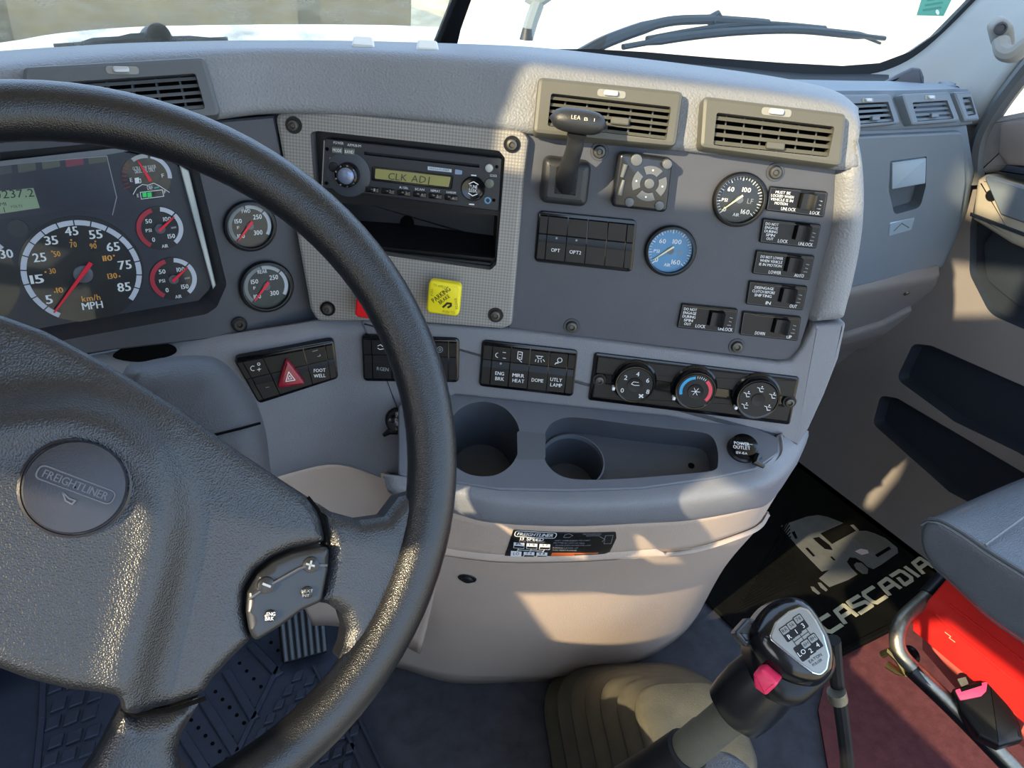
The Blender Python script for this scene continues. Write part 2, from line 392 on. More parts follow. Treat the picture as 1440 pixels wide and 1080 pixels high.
def smo(pts, n=4): return [tuple(p) for p in cr(pts, n, closed=True)]
def surf(T, outl, hf, m, name, step=.006, edge=.006, th=.03, parent=None, ang=60):
    """solid with outline outl whose front follows height hf(u,v), edges rolled over"""
    outl = ccw(outl); O_ = np.array(outl); E0 = O_; E1 = np.roll(O_, -1, 0)
    def dist(p):
        d = E1-E0; t = np.clip(((p-E0)*d).sum(1)/np.maximum((d*d).sum(1), 1e-12), 0, 1); return np.sqrt(((E0+d*t[:, None]-p)**2).sum(1).min())
    def inside(p):
        x, y = p; c = (E0[:, 1] > y) != (E1[:, 1] > y); xi = E0[:, 0]+(y-E0[:, 1])/(E1[:, 1]-E0[:, 1]+1e-15)*(E1[:, 0]-E0[:, 0]); return ((xi > x) & c).sum() % 2 == 1
    pts = []
    for k_ in range(len(outl)):
        a, b = A(*outl[k_]), A(*outl[(k_+1) % len(outl)]); m_ = max(1, int(np.linalg.norm(b-a)/(step*.8)))
        pts += [a+(b-a)*j/m_ for j in range(m_)]
    nb = len(pts); x0, y0 = O_.min(0); x1, y1 = O_.max(0); iy = 0; y = y0
    ring = [A(*p) for p in inset([tuple(p) for p in pts], edge*.35)]+[A(*p) for p in inset([tuple(p) for p in pts], edge)]
    ring = [p for p in ring if inside(p) and dist(p) > edge*.28]
    pts += ring
    while y < y1:
        x = x0+(step/2 if iy % 2 else 0)
        while x < x1:
            p = A(x, y)
            if inside(p) and dist(p) > edge*1.5: pts.append(p)
            x += step
        y += step*.87; iy += 1
    V, _, Fc, *_r = delaunay_2d_cdt([Vector(p) for p in pts], [(k_, (k_+1) % nb) for k_ in range(nb)], [], 1, 1e-7)
    P3 = []
    for v in V:
        p = A(v.x, v.y); d = dist(p); r_ = max(0, 1-d/edge); P3.append((p[0], p[1], hf(p)-edge*(1-math.sqrt(max(0, 1-r_*r_)))))
    mb = MB().add(P3, [tuple(f_) for f_ in Fc])
    bd = [P3[i] for i in range(nb)] if all((V[i]-Vector(pts[i])).length < 1e-5 for i in range(nb)) else None
    if bd: mb.rings([bd, [(x_, y_, z_-th) for x_, y_, z_ in bd]][::-1], cap0=True, cap1=False)
    return T.part(name, mb, m, parent, ang=ang)
def pdist(poly):
    O_ = np.array(poly); E0 = O_; E1 = np.roll(O_, -1, 0)
    def sd(p):
        d = E1-E0; t = np.clip(((p-E0)*d).sum(1)/np.maximum((d*d).sum(1), 1e-12), 0, 1); dd = np.sqrt(((E0+d*t[:, None]-p)**2).sum(1).min())
        x, y = p; c = (E0[:, 1] > y) != (E1[:, 1] > y); xi = E0[:, 0]+(y-E0[:, 1])/(E1[:, 1]-E0[:, 1]+1e-15)*(E1[:, 0]-E0[:, 0]); return dd if ((xi > x) & c).sum() % 2 == 1 else -dd
    return sd
padp = [(-150, 430), (-60, 428), (0, 440), (60, 462), (150, 510), (250, 572), (340, 636), (400, 676), (440, 702), (455, 730), (463, 765), (440, 770), (412, 776), (385, 788), (362, 806), (347, 832), (345, 860), (350, 885), (358, 903), (330, 930), (300, 962), (287, 983), (240, 1000), (193, 1008), (172, 998), (168, 975), (100, 970), (40, 955), (0, 940), (-80, 915), (-150, 890)]

from mathutils.bvhtree import BVHTree
def bvh(ob, T):
    me = ob.data; return BVHTree.FromPolygons([Vector(T.wp(*v.co)) for v in me.vertices], [tuple(p.vertices) for p in me.polygons])
def rayhit(bv, x, y):
    h = bv.ray_cast(Vector(CAM), Vector(ray(x, y)).normalized()); return np.array(h[0]), np.array(h[1])
def shift_frame(f, d): g = Fr.__new__(Fr); g.o, g.ex, g.ey, g.ez = f.o+f.ez*d, f.ex, f.ey, f.ez; return g
SUN_MASK_HOLES = [[(-.5, .80), (-.05, .79), (.0, .77), (.225, .755), (.225, .898), (.03, 1.015), (.0, 1.03), (-.005, .93), (-.14, 1.01), (-.2, 1.05), (-.26, 1.12), (-.5, 1.13)], [(.0, 1.06), (.04, 1.05), (.09, 1.035), (.24, 1.0), (.24, 1.17), (.05, 1.18), (.03, 1.235), (-.03, 1.235), (-.03, 1.19)], [(.33, 1.42), (.18, 1.475), (.05, 1.545), (-.1, 1.62), (-.1, 1.72), (.06, 1.675), (.25, 1.585), (.33, 1.55)], [(-.02, 1.76), (.09, 1.76), (.09, 1.84), (-.02, 1.84)]]  # made-up openings shaped to throw the sun patches, not real window outlines
# ================================================================== principal surfaces of the cab
NCS = -HD*math.cos(7*D)+ZZ*math.sin(7*D)
CS = Fr(atT(582, 245, .81)-NCS*.006, NCS)                      # centre stack face, turned towards the driver
CL = Fr(CS.hit(412, 300), A(0, -math.cos(5*D), math.sin(5*D)))  # instrument cluster face
def yawn(y, r): return A(-math.sin(y*D)*math.cos(r*D), -math.cos(y*D)*math.cos(r*D), math.sin(r*D))
HZ = Fr(CS.hit(470, 505, .006), yawn(13, 6))
SH = Fr(CS.hit(800, 577, .006), ZZ*math.cos(20*D)-HD*math.sin(20*D), ex=RT0)
PV = Fr(CS.hit(870, 205, .014), yawn(31, 24))
PL = Fr(PV.hit(440, 160), yawn(4, 24))
GB = Fr(A(1.2, .86, .8), A(-.06, -math.cos(4*D), -math.sin(4*D)))
GV = Fr(GB.hit(1280, 190, .002), yawn(2, 22))
GVs = shift_frame(GV, .010); PVs = shift_frame(PV, .009); PLs = shift_frame(PL, .009)
DR = Fr(A(1.5, .6, .5), A(-1, 0, 0))
WS = Fr(A(.6, 1.10, .93), A(0, -math.cos(33*D), math.sin(33*D)))
def tof(p): return float((np.array(p)-CAM)@FW)
def pad(x, y, dt=0):
    p = (PV if x >= 440 else PL).hit(x, y); return atT(x, y, tof(p)+dt)
def fsurf(x, y, dt=0):
    p = (CS if x >= 470 else HZ).hit(x, y, .006 if x >= 470 else 0); return atT(x, y, tof(p)+dt)
# ================================================================== the room: cab shell
mb = MB().box((.35, .2, -.02), (2.6, 2.6, .04))
mkobj('floor', mb, M_tunnel, kind='structure')['label'] = 'black rubber cab floor'
# maroon covering beside the passenger seat
fl = WORLD
mrn = [(1172, 905), (1300, 850), (1470, 800), (1560, 1000), (1500, 1180), (1180, 1180), (1150, 1000)]
mrn3 = [atZ(x, y, .002) for x, y in mrn]
mb = MB().plate([(p[0], p[1]) for p in mrn3], .0, .006)
tag(mkobj('floor_carpet', mb, M_floor), 'dark maroon floor covering beside the passenger seat base', 'carpet')
# firewall
mb = MB().box((.35, 1.32, .45), (2.6, .04, .9))
mkobj('wall_front', mb, M_void, kind='structure')
# right-hand door and its lower trim (wall plane X = 1.5)
def drp(pts): return DR.poly(pts)
dl = lambda y, z: DR.loc((1.5, y, z))[:2]
out = [dl(1.32, -.02), dl(1.32, .84)]+drp([(1300, 150), (1376, 165), (1700, 165), (1700, 800)])+[dl(-.2, .3), dl(-.2, -.02)]
p1 = rpoly(drp([(1260, 533), (1284, 483), (1310, 486), (1440, 543), (1600, 610), (1600, 740), (1431, 636), (1342, 593)]), [.02,.02,.04,.02,.02,.02,.02,.02], 8)
p2 = rpoly(drp([(1227, 596), (1238, 556), (1262, 560), (1440, 665), (1560, 735), (1560, 810), (1335, 692)]), .018)
p3 = rpoly(drp([(1378, 246), (1364, 320), (1363, 385), (1392, 442), (1460, 472), (1600, 530), (1640, 250)]), .05, 8)
mb = MB().plate(ccw(out), -.04, 0, holes=[p1, p2, p3])
door = mkobj('door_1', mb, M_door, frame=DR, kind='structure')
door['label'] = 'taupe passenger door with two navy pockets'
for q, dp, nm in ((p1, .03, 'map_pocket'), (p2, .03, 'map_pocket'), (p3, .012, 'door_inset')):
    mb = MB().well(q, -.0005, dp, .006); mkobj(nm, mb, M_navy, parent=door)
mb = MB().plate(rpoly(drp([(1396, 322), (1380, 345), (1385, 395), (1425, 428), (1470, 446), (1560, 470), (1560, 360)]), .03, 6), -.012, -.004, b=.004, seg=2)
mkobj('speaker_panel', mb, mat('dark speaker cloth', '232C35', .7, bump=(600, .5)), parent=door)
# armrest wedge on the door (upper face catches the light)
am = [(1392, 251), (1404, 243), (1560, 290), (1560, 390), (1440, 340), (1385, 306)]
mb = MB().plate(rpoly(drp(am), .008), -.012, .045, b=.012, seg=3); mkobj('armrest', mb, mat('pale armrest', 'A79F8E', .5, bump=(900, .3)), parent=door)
mb = MB().plate(rpoly(drp([(1404, 243), (1560, 290), (1560, 345), (1429, 299)]), .006), .045, .05, b=.003); mkobj('switch_panel', mb, M_glove, parent=door)
mb = MB().plate(drp([(1386, 296), (1560, 360), (1560, 366), (1385, 301)]), .045, .048, b=.001); mkobj('seam_strip', mb, M_navy, parent=door)
f = DR.at(1394, 275, .045); mb = MB().cyl(0, 0, 0, .003, .011, .009); mb.v = [DR.loc(f.wp(*v)) for v in mb.v]
mkobj('screw', mb, M_black, parent=door)
mb = MB().plate(rpoly(drp([(1381, 170), (1480, 150), (1480, 238), (1404, 240), (1383, 246)]), .01), 0, .018, b=.01, seg=3)
mkobj('upper_trim', mb, mat('light door cap', '8B8784', .55, bump=(900, .3)), parent=door)
mb = MB().plate(rpoly(drp([(1417, 172), (1520, 160), (1520, 236), (1430, 232), (1416, 215)]), .012), .018, .03, b=.006, seg=2)
mkobj('grip_panel', mb, mat('brown grey trim', '7D746E', .55, bump=(900, .3)), parent=door)
mb = MB().plate(rpoly(drp([(1418, 240), (1432, 231), (1560, 250), (1560, 262), (1450, 252)]), .004), .018, .036, b=.004, seg=2)
mkobj('pull_recess', mb, M_navy, parent=door)
# pillar: from the windshield's black border to the door seal
ra = [(1150, 112), (1203, 107), (1245, 99), (1285, 80), (1325, 47), (1372, 0), (1420, -50)]
rb = [(1330, 170), (1350, 165), (1376, 172), (1391, 145), (1417, 107), (1455, 60), (1520, 0)]
pa = [WS.hit(x, y, .01) for x, y in ra]
pb = [atX(x, y, 1.49) for x, y in rb]
pm = [(a*.45+b*.55)+A(.05, .03, 0) for a, b in zip(pa, pb)]
pm = []
for (a, b, (x0, y0), (x1, y1)) in zip(pa, pb, ra, rb):
    pm.append(atT((x0+x1)/2, (y0+y1)/2, (tof(a)+tof(b))/2+.035))
vs, fs = grid([pa, pm, pb], 4, 5)
mb = MB().add(vs, fs); pil = mkobj('wall_right', mb, M_pillar, kind='structure', solid=.01); pil['label'] = 'pale grey windshield pillar trim'
# dark rubber seal beside the pillar
sp = [atX(x, y, 1.488) for x, y in [(1374, 260), (1378, 205), (1395, 165), (1425, 122), (1460, 80), (1530, 10)]]
mb = MB().tube(cr(sp, 5), .016, 8); mkobj('trim_1', mb, mat('seal rubber', '55585A', .5), kind='structure')
# wedge-shaped tweeter cover at the foot of the pillar
TW = Th('speaker_wedge', 'dark grey wedge shaped cover at the foot of the pale pillar', 'speaker cover', Fr(atT(1272, 108, 1.42), yawn(28, 25)))
mb = MB().plate(rpoly(TW.poly([(1236, 122), (1262, 104), (1283, 94), (1295, 95), (1300, 108), (1300, 124)]), .008), -.05, .004, b=.008, seg=3)
TW.part('cover', mb, M_panel)
# ================================================================== windshield: black border, divider, two panes
def wsp(pts, h=0): return [WS.uv(x, y, h) for x, y in pts]
lo = [(-120, 110), (0, 100), (300, 96), (600, 92)]
inner = wsp([(655, 70), (830, 72), (905, 76), (1000, 84), (1100, 91), (1180, 95), (1232, 91), (1275, 75), (1315, 48), (1362, 0), (1420, -70), (1420, -160), (655, -160)])
innerL = wsp([(-260, 100), (300, 84), (606, 82), (645, -10), (672, -90), (680, -160), (-260, -160)])
outer = wsp([(-300, 190), (600, 190), (1130, 150), (1200, 112), (1245, 103), (1290, 82), (1332, 50), (1376, 2), (1440, -70), (1440, -200), (-300, -200)])
inner = wsp([(623, 72), (830, 72), (905, 76), (1000, 84), (1100, 91), (1180, 95), (1232, 91), (1275, 75), (1315, 48), (1362, 0), (1420, -70), (1420, -160), (718, -160), (660, -10)])
mb = MB().plate(outer, -.012, .008, holes=[inner, innerL])
wf = mkobj('window_1', mb, mat('black window border', '0A0B0C', .6, spec=.2), frame=WS, kind='structure'); wf['label'] = 'black rubber border and divider of the windshield'
pn = mkobj('pane', MB().plate(innerL, -.004, 0), G_wind, parent=wf, flat=True); pn['label'] = 'dirty left pane with dried streaks'
mkobj('pane', MB().plate(inner, -.004, 0), G_clean, parent=wf, flat=True)
mb = MB().plate(wsp([(598, 92), (612, 60), (636, 0), (666, -90), (716, -90), (658, 0), (640, 50), (630, 92)]), -.02, .03, b=.006, seg=2)
mkobj('divider', mb, M_void, parent=wf)
# dark ledge between dash and glass on the passenger side
mb = MB(); lg = [(700, 92), (830, 96), (1000, 104), (1130, 116), (1250, 116)]
a = [WS.hit(x, y-14, .0) for x, y in lg]; b = [atT(x, y+14, tof(WS.hit(x, y))-.2) for x, y in lg]
vs, fs = grid([a, b], 3, 2); mb.add(vs, fs); mkobj('trim_2', mb, mat('dark cowl ledge', '26282A', .7, spec=.2), kind='structure', solid=.01)
mb = MB().plate(wsp([(1288, 22), (1299, -14), (1345, -16), (1326, 23)]), .001, .002)
T = mkobj('inspection_sticker', mb, M_sticker, frame=WS); tag(T, 'small green sticker on the inside of the windshield, upper right', 'sticker')
mkobj('punch_dot', MB().cyl(*WS.uv(1317, 18), .002, .0024, .006, n=12), M_white, parent=T)
for k in range(4):
    mkobj('lettering', MB().line([WS.uv(1297+k*3, 15-k*7), WS.uv(1322+k*2, 11-k*7)], .004, .0024), mat('sticker print', '3A7C66', .6), parent=T)
# ================================================================== outside
mb = MB().box((0, 60, -1.3), (400, 240, .2)); g = mkobj('ground', mb, M_ground, kind='structure')
bx_ = CAM+ray(619, 22)*(10/ray(619, 22)[1])
BW = Th('block_wall_building', 'long weathered grey brown building seen through the dirty left pane', 'building', Fr(A(bx_[0]-34.5, 16, .0), A(0, -1, 0)))
mb = MB().box((14.5, -.9, -1), (40, 3.8, 12)); BW.part('wall', mb, M_wallout)
for k in range(11):
    BW.part('panel', MB().box((-3.7+k*3.5, -.9, 5.06), (3.2, 3.4, .12)), M_wallout)
# hood: white, rounded, falling away ahead of the glass
hr = [[(-160, 80), (0, 62), (80, 49), (180, 40), (300, 37), (450, 36), (600, 39), (760, 52), (880, 78)],
      [(-160, 86), (0, 66), (80, 54), (180, 46), (300, 43), (450, 42), (600, 46), (760, 62), (880, 88)],
      [(-200, 100), (0, 84), (80, 76), (180, 71), (300, 69), (450, 69), (600, 73), (760, 90), (880, 112)]]
rows = [[atT(x, y+30, 3.4) for x, y in hr[0]], [atT(x, y, 3.0) for x, y in hr[0]], [atT(x, y, 2.5) for x, y in hr[1]], [atT(x, y+6, 1.45) for x, y in hr[2]]]
vs, fs = grid(rows, 4, 5); T = mkobj('truck_hood', MB().add(vs, fs), M_hood, solid=.02)
tag(T, 'white truck hood beyond the windshield', 'hood')
HM = Th('hood_mirror_bracket', 'slim grey mirror bracket rising from the hood, right of the divider', 'mirror bracket', WORLD)
mb = MB().tube([atT(741, 52, 2.2), atT(748, 28, 2.2), atT(756, 6, 2.2)], .02, 8); HM.part('post', world_part(HM, mb), mat('bracket grey', '6E7472', .4))
mb = MB().tube([atT(742, -4, 2.2), atT(756, 5, 2.2), atT(774, -8, 2.2)], .016, 8); HM.part('fork', world_part(HM, mb), mat('bracket grey', '6E7472', .4))
mb = MB().cyl(0, 0, 0, .03, .02, .013); f = Fr(atT(740, 56, 2.2), ZZ, up=A(0, 1, 0)); mb.v = [f.wp(*v) for v in mb.v]; HM.part('foot', world_part(HM, mb), M_wip)
# wipers on the outside of the glass
def W(x, y, h=-.03): return WS.hit(x, y, h)
T = Th('windshield_wiper', 'long black wiper lying across the clear right pane', 'wiper', WORLD, group=None)
mb = MB().tube(cr([W(815, 78), W(860, 55), W(935, 31), W(1003, 27)], 5), [.011]*9+[.009]*7, 8); T.part('arm', world_part(T, mb), M_wip)
mb = MB().tube([W(1000, 33), W(1003, 24), W(1008, 20), W(1012, 28)], .008, 8); T.part('pivot', world_part(T, mb), M_wip)
mb = MB().tube(cr([W(1003, 27), W(1030, 29), W(1060, 31), W(1080, 33)], 3), .008, 8); mb.tube(cr([W(910, 55), W(975, 43), W(1040, 34), W(1090, 34), W(1160, 40)], 4), .0055, 8); T.part('bridge', world_part(T, mb), M_wip)
mb = MB().tube(cr([W(876, 66, -.02), W(960, 52, -.02), W(1040, 44, -.02), W(1120, 42, -.02), W(1180, 47, -.02), W(1244, 54, -.02)], 5), [.005]*3+[.008]*20+[.005]*3, 8); T.part('blade', world_part(T, mb), M_wip)
mb = MB().tube([W(1210, 50), W(1238, 61)], .003, 6); T.part('tip', world_part(T, mb), M_wip)
T = Th('windshield_wiper', 'parked black wiper behind the driver side dash, low on the dirty pane', 'wiper', WORLD)
mb = MB().tube(cr([W(76, 66), W(150, 61), W(215, 58), W(225, 60), W(320, 57)], 4), [.004]*3+[.008]*3+[.011]*6+[.008]*3+[.005]*2, 8); T.part('arm', world_part(T, mb), M_wip)
f = Fr(W(222, 54), A(0, -1, .4)); mb = MB().cyl(0, 0, -.02, .02, .022, .014); mb.v = [f.wp(*v) for v in mb.v]; T.part('pivot', world_part(T, mb), M_wip)
# grab handle on the pillar
GH = Th('grab_handle', 'pale grey grab handle screwed to the pillar by the door', 'grab handle', Fr(atT(1408, 42, 1.30), yawn(40, -5)))
mb = MB().plate(rpoly(GH.poly([(1391, 38), (1412, 21), (1425, 35), (1428, 58), (1415, 80), (1398, 66)]), .012), -.02, .008, b=.008, seg=3); GH.part('base', mb, M_pillar)
hp = [GH.P(1408, 58, .01), GH.P(1411, 72, .028), GH.P(1425, 76, .045), GH.P(1445, 62, .05), GH.P(1480, 38, .05), GH.P(1520, 10, .05)]
GH.part('bar', MB().tube(cr(hp, 4), .014, 10), M_pillar)
u, v = GH.uv(1407, 40, .009); GH.part('screw', MB().lathe([(.0105, .008), (.0105, .011), (.008, .012), (.006, .009), (.003, .009)], u, v, 20, cap1=True), M_panel)
# ================================================================== passenger side dash
T = Th('passenger_dash', 'blue grey passenger side dash with glove box and three vents', 'dashboard', GB)
bo = GB.poly([(1120, 180), (1270, 180), (1366, 172), (1377, 240), (1366, 300), (1330, 382), (1195, 408), (1120, 420)])
bo = T.poly([(1120, 178), (1270, 176), (1366, 172), (1377, 240), (1366, 300), (1330, 382), (1195, 408), (1120, 420)])
gl = rpoly(T.poly([(1150, 192), (1352, 183), (1354, 255), (1345, 315), (1318, 374), (1150, 412)]), [.0, .035, .05, .05, .01, 0], 8)
BO = bo
hnd = rpoly(T.poly([(1252, 227), (1303, 220), (1302, 262), (1294, 292), (1258, 302), (1250, 270)], .008), [.002, .002, .004, .012, .016, .006], 6)
T.part('body', MB().plate(BO, -.16, 0, b=.02, seg=4, holes=[inset(ccw(hnd), -.001)]), M_glove)
mb = MB().plate(gl, -.002, .008, b=.004, seg=2, holes=[hnd]); d = T.part('glove_box_door', mb, M_glove)
T.part('handle_recess', MB().well(hnd, .0078, .02, .003), mat('painted recess shade', '4A525A', .5), parent=d)  # recess colour darkened to stand in for shade under the flap
T.part('handle', MB().plate(rpoly(T.poly([(1254, 229), (1302, 222), (1301, 258), (1254, 266)], .008), .002), .002, .0095, b=.002, seg=2), mat('handle flap', '8FA0AC', .4), parent=d)
lk = rpoly(T.poly([(1251, 313), (1286, 306), (1281, 323), (1249, 332)], .008), .003)
T.part('badge', MB().plate(lk, .006, .0095, b=.001), mat('silver blue badge', 'A8BCCB', .3, metal=.5), parent=d)
T.part('badge_mark', MB().line([T.uv(1257, 325, .0096), T.uv(1268, 314, .0096), T.uv(1278, 320, .0096)], .0016, .0099), M_panel, parent=d)
# top roll and vent band
r1 = [GB.hit(x, y) for x, y in [(1120, 186), (1200, 184), (1280, 181), (1366, 174)]]
top = [(1120, 136), (1205, 134), (1275, 133), (1362, 129)]
r2 = [GV.hit(x, y) for x, y in top]
far = [(1100, 116), (1190, 118), (1265, 119), (1335, 124)]
r3 = [atT(x, y, tof(GV.hit(*b))+.015) for (x, y), b in zip([(1115, 125), (1200, 126), (1270, 126), (1350, 125.5)], top)]
r4 = [atT(x, y, tof(GV.hit(*b))+.17) for (x, y), b in zip(far, top)]
r5 = [p-A(0, 0, .1) for p in r4]
e = []
for r_ in (r1, r2, r3, r4, r5): r_.append(r_[-1]+A(.03, .05, -.01))
vs, fs = grid([r1, r2, r3, r4, r5], 4, 4); T.part('vent_band', world_part(T, MB().add(vs, fs)), M_glove, solid=.006)
# lower bolster under the glove box
T = Th('knee_bolster', 'taupe lower panel under the glove box', 'dash panel', Fr(GB.hit(1250, 420, -.005), A(-.06, -.86, -.5)))
o = T.poly([(1110, 432), (1195, 410), (1328, 384), (1318, 415), (1296, 446), (1245, 492), (1190, 516), (1110, 530)])
surf(T, rpoly(o, .02), lambda p: 0, M_door, 'body', step=.012, edge=.018, th=.05)
o = T.poly([(1110, 470), (1190, 466), (1240, 450), (1282, 428), (1272, 455), (1225, 484), (1110, 500)])
T.part('raised_panel', MB().plate(rpoly(o, .01), -.002, .012, b=.01, seg=3), M_door)
T.part('fastener', MB().cyl(*T.uv(1275, 412, .001), 0, .004, .006, n=14, b=.001), M_steel)
# ================================================================== vents
def vent(label, fr, outer, opening, nsl, nvn, lever, mp=M_ventp, orad=.006, depth=.045, thumb=None):
    cx = sum(p[0] for p in outer)/4; cy = sum(p[1] for p in outer)/4
    T = Th('air_vent', label, 'vent', fr, (cx, cy))
    o = rpoly(T.poly(outer, .008), orad); q = [T.uv(*p, .008) for p in opening]; hole = rpoly(q, .0025)
    T.part('bezel', MB().plate(o, -.016, .008, b=.004, seg=2, holes=[hole]), mp)
    T.part('duct_shade_floor', MB().well(inset(ccw(hole), -.0006), .0072, .0145, .0), M_void)  # shallow black floor painted in place of the duct's deep shade
    for k in range(nvn):
        s = (k+.7)/(nvn+.4); a = bil(q, s-.004, -.02); b = bil(q, s-.004, 1.02); w_ = .0016
        mb = MB(); mb.rings([[(a[0]-w_/2, a[1], -.002), (a[0]+w_/2, a[1], -.002), (b[0]+w_/2, b[1], -.002), (b[0]-w_/2, b[1], -.002)][::-1],
                             [(a[0]-w_/2+.001, a[1], -.006), (a[0]+w_/2+.001, a[1], -.006), (b[0]+w_/2+.001, b[1], -.006), (b[0]-w_/2+.001, b[1], -.006)][::-1]])
        T.part('vane', mb, mp)
    TL = .0004
    for k in range(nsl):
        t = (k+.55)/nsl; h_ = .27/nsl; a0, a1 = bil(q, -.003, t-h_), bil(q, 1.003, t-h_); b0, b1 = bil(q, -.003, t+h_), bil(q, 1.003, t+h_)
        mb = MB().rings([[(a0[0], a0[1]+TL, -.003), (a0[0], a0[1], .003), (b0[0], b0[1], .0050), (b0[0], b0[1]+.0003, .0035), (a0[0], a0[1]-.0012+TL, -.003)],
                         [(a1[0], a1[1]+TL, -.003), (a1[0], a1[1], .003), (b1[0], b1[1], .0050), (b1[0], b1[1]+.0003, .0035), (a1[0], a1[1]-.0012+TL, -.003)]])
        T.part('slat', mb, mp)
    if lever:
        x, y, w_ = lever; u, v = T.uv(x, y, .008); s = T.sc(x, y)[0]*w_
        L = T.part('lever_slot', MB().plate(rpoly([(u-s/2, v-s*.13), (u+s/2, v-s*.13), (u+s/2, v+s*.13), (u-s/2, v+s*.13)], s*.12), .0075, .0088, b=.0004), mat('slot grey', '8A8A84', .4))
        T.part('lever', MB().plate(rpoly([(u-s*.28, v-s*.1), (u+s*.22, v-s*.1), (u+s*.22, v+s*.1), (u-s*.28, v+s*.1)], s*.09), .008, .0125, b=.0015, seg=2), mat('lever silver', 'B9BDBE', .35, metal=.3), parent=L)
    if thumb:
        a = T.uv(*thumb, .008); s = .009
        T.part('thumb_tab', MB().plate(rpoly([(a[0]-s, a[1]-.0035), (a[0]+s, a[1]-.0035), (a[0]+s, a[1]+.0035), (a[0]-s, a[1]+.0035)], .002), .003, .009, b=.001), mp)
    return T
vent('wide dash vent with slats, left of the centre ridge and behind the brake handle', PVs, [(757, 107), (962, 128), (951, 206), (749, 187)], [(775, 131), (944, 150), (937, 197), (770, 177)], 5, 5, (860, 132, 40), thumb=(872, 170))
vent('wide dash vent with slats at the right end of the centre stack', PVs, [(989, 134), (1192, 159), (1184, 234), (984, 207)], [(1008, 158), (1174, 178), (1165, 221), (1003, 204)], 4, 6, (1092, 158, 42), thumb=(1091, 205))
vent('driver side dash vent above the instrument cluster, half hidden by the wheel', PLs, [(30, 93), (288, 79), (312, 162), (30, 185)], [(52, 118), (275, 103), (289, 153), (52, 172)], 5, 6, (172, 99, 46), mp=mat('dark vent plastic', '565A5E', .45, bump=(1500, .12)))
vent('pale vent on the passenger dash, nearest the centre stack', GVs, [(1170, 133), (1253, 132), (1268, 174), (1180, 182)], [(1185, 146), (1249, 143), (1258, 171), (1195, 176)], 4, 0, (1220, 141, 16), mp=M_glove, depth=.03, thumb=(1232, 166))
vent('pale vent in the middle of the passenger dash', GVs, [(1268, 132), (1336, 129), (1352, 171), (1283, 176)], [(1283, 144), (1332, 141), (1342, 167), (1290, 171)], 4, 0, (1308, 137, 15), mp=M_glove, depth=.03, thumb=(1315, 162))
vent('small three slot vent at the outer end of the passenger dash', GVs, [(1341, 129), (1366, 128), (1379, 169), (1357, 171)], [(1353, 137), (1365, 136), (1373, 161), (1361, 163)], 3, 0, None, mp=M_glove, orad=.003, depth=.02)
# ================================================================== dash pad (soft skin over the top)
T = Th('dash_pad', 'textured soft grey dash top sweeping from the driver side over the centre stack', 'dashboard', PV, (700, 150))
xs = [-80, 0, 90, 180, 300, 385, 500, 620, 745, 870, 985, 1100, 1180, 1206]
yB = [198, 194, 190, 184, 167, 158, 162, 172, 187, 201, 214, 227, 238, 236]
yT = [108, 100, 92, 84, 77, 73, 76, 84, 96, 109, 123, 138, 154, 178]
yN = [92, 84, 76, 70, 66, 65, 66, 71, 78, 92, 107, 123, 139, 158]
yF = [80, 72, 66, 61, 58, 57, 58, 61, 66, 79, 93, 110, 127, 148]
xT = xs[:-1]+[1210]; xN = xs[:-2]+[1178, 1207]; xF = xs[:-2]+[1170, 1200]
rows = [[pad(x, y-4, .05) for x, y in zip(xs, yB)], [pad(x, y, .004) for x, y in zip(xs, yB)], [pad(x, (y+yy)/2, 0) for x, y, yy in zip(xs, yB, yT)], [pad(x, y, 0) for x, y in zip(xT, yT)]]
rows += [[atT(x, y, tof(pad(x, yt))+.02) for x, y, yt in zip(xN, yN, yT)], [atT(x, (y*.35+y2*.65), tof(pad(x, yt))+.07) for x, y, y2, yt in zip(xN, yN, yF, yT)], [atT(x, y, tof(pad(x, yt))+.13) for x, y, yt in zip(xF, yF, yT)],
         [atT(x, y+14, tof(pad(x, yt))+.17) for x, y, yt in zip(xF, yF, yT)]]
vs, fs = grid(rows, 4, 4); T.part('skin', world_part(T, MB().add(vs, fs)), M_pad, ang=60, solid=.006)
arm = [(1180, 240), (1190, 235), (1195, 222), (1198, 195), (1200, 172), (1206, 176), (1213, 196), (1220, 235), (1222, 290), (1217, 345), (1206, 400), (1197, 434), (1190, 452), (1165, 456), (1143, 455), (1148, 425), (1155, 395), (1168, 345), (1176, 305)]
AR = Fr(CS.hit(1185, 330, .0), CS.ez)
so_ = surf(T, smo(AR.poly(arm, .012), 3), lambda p: .014, M_pad, 'side_roll', step=.006, edge=.016, th=.05, ang=50)
so_.matrix_parent_inverse = Matrix(); so_.data.transform(T.M().inverted() @ AR.M())
for x, y in ((511, 64), (601, 69)):
    f = Fr(atT(x, y, tof(pad(x, 80))+.03), yawn(20, 60)); mb = MB().plate(rpoly([(-.012, -.008), (.012, -.008), (.010, .008), (-.010, .008)], .003), -.002, .006, b=.002)
    mb.v = [T.loc(f.wp(*v)) for v in mb.v]; T.part('clip', mb, M_tab)
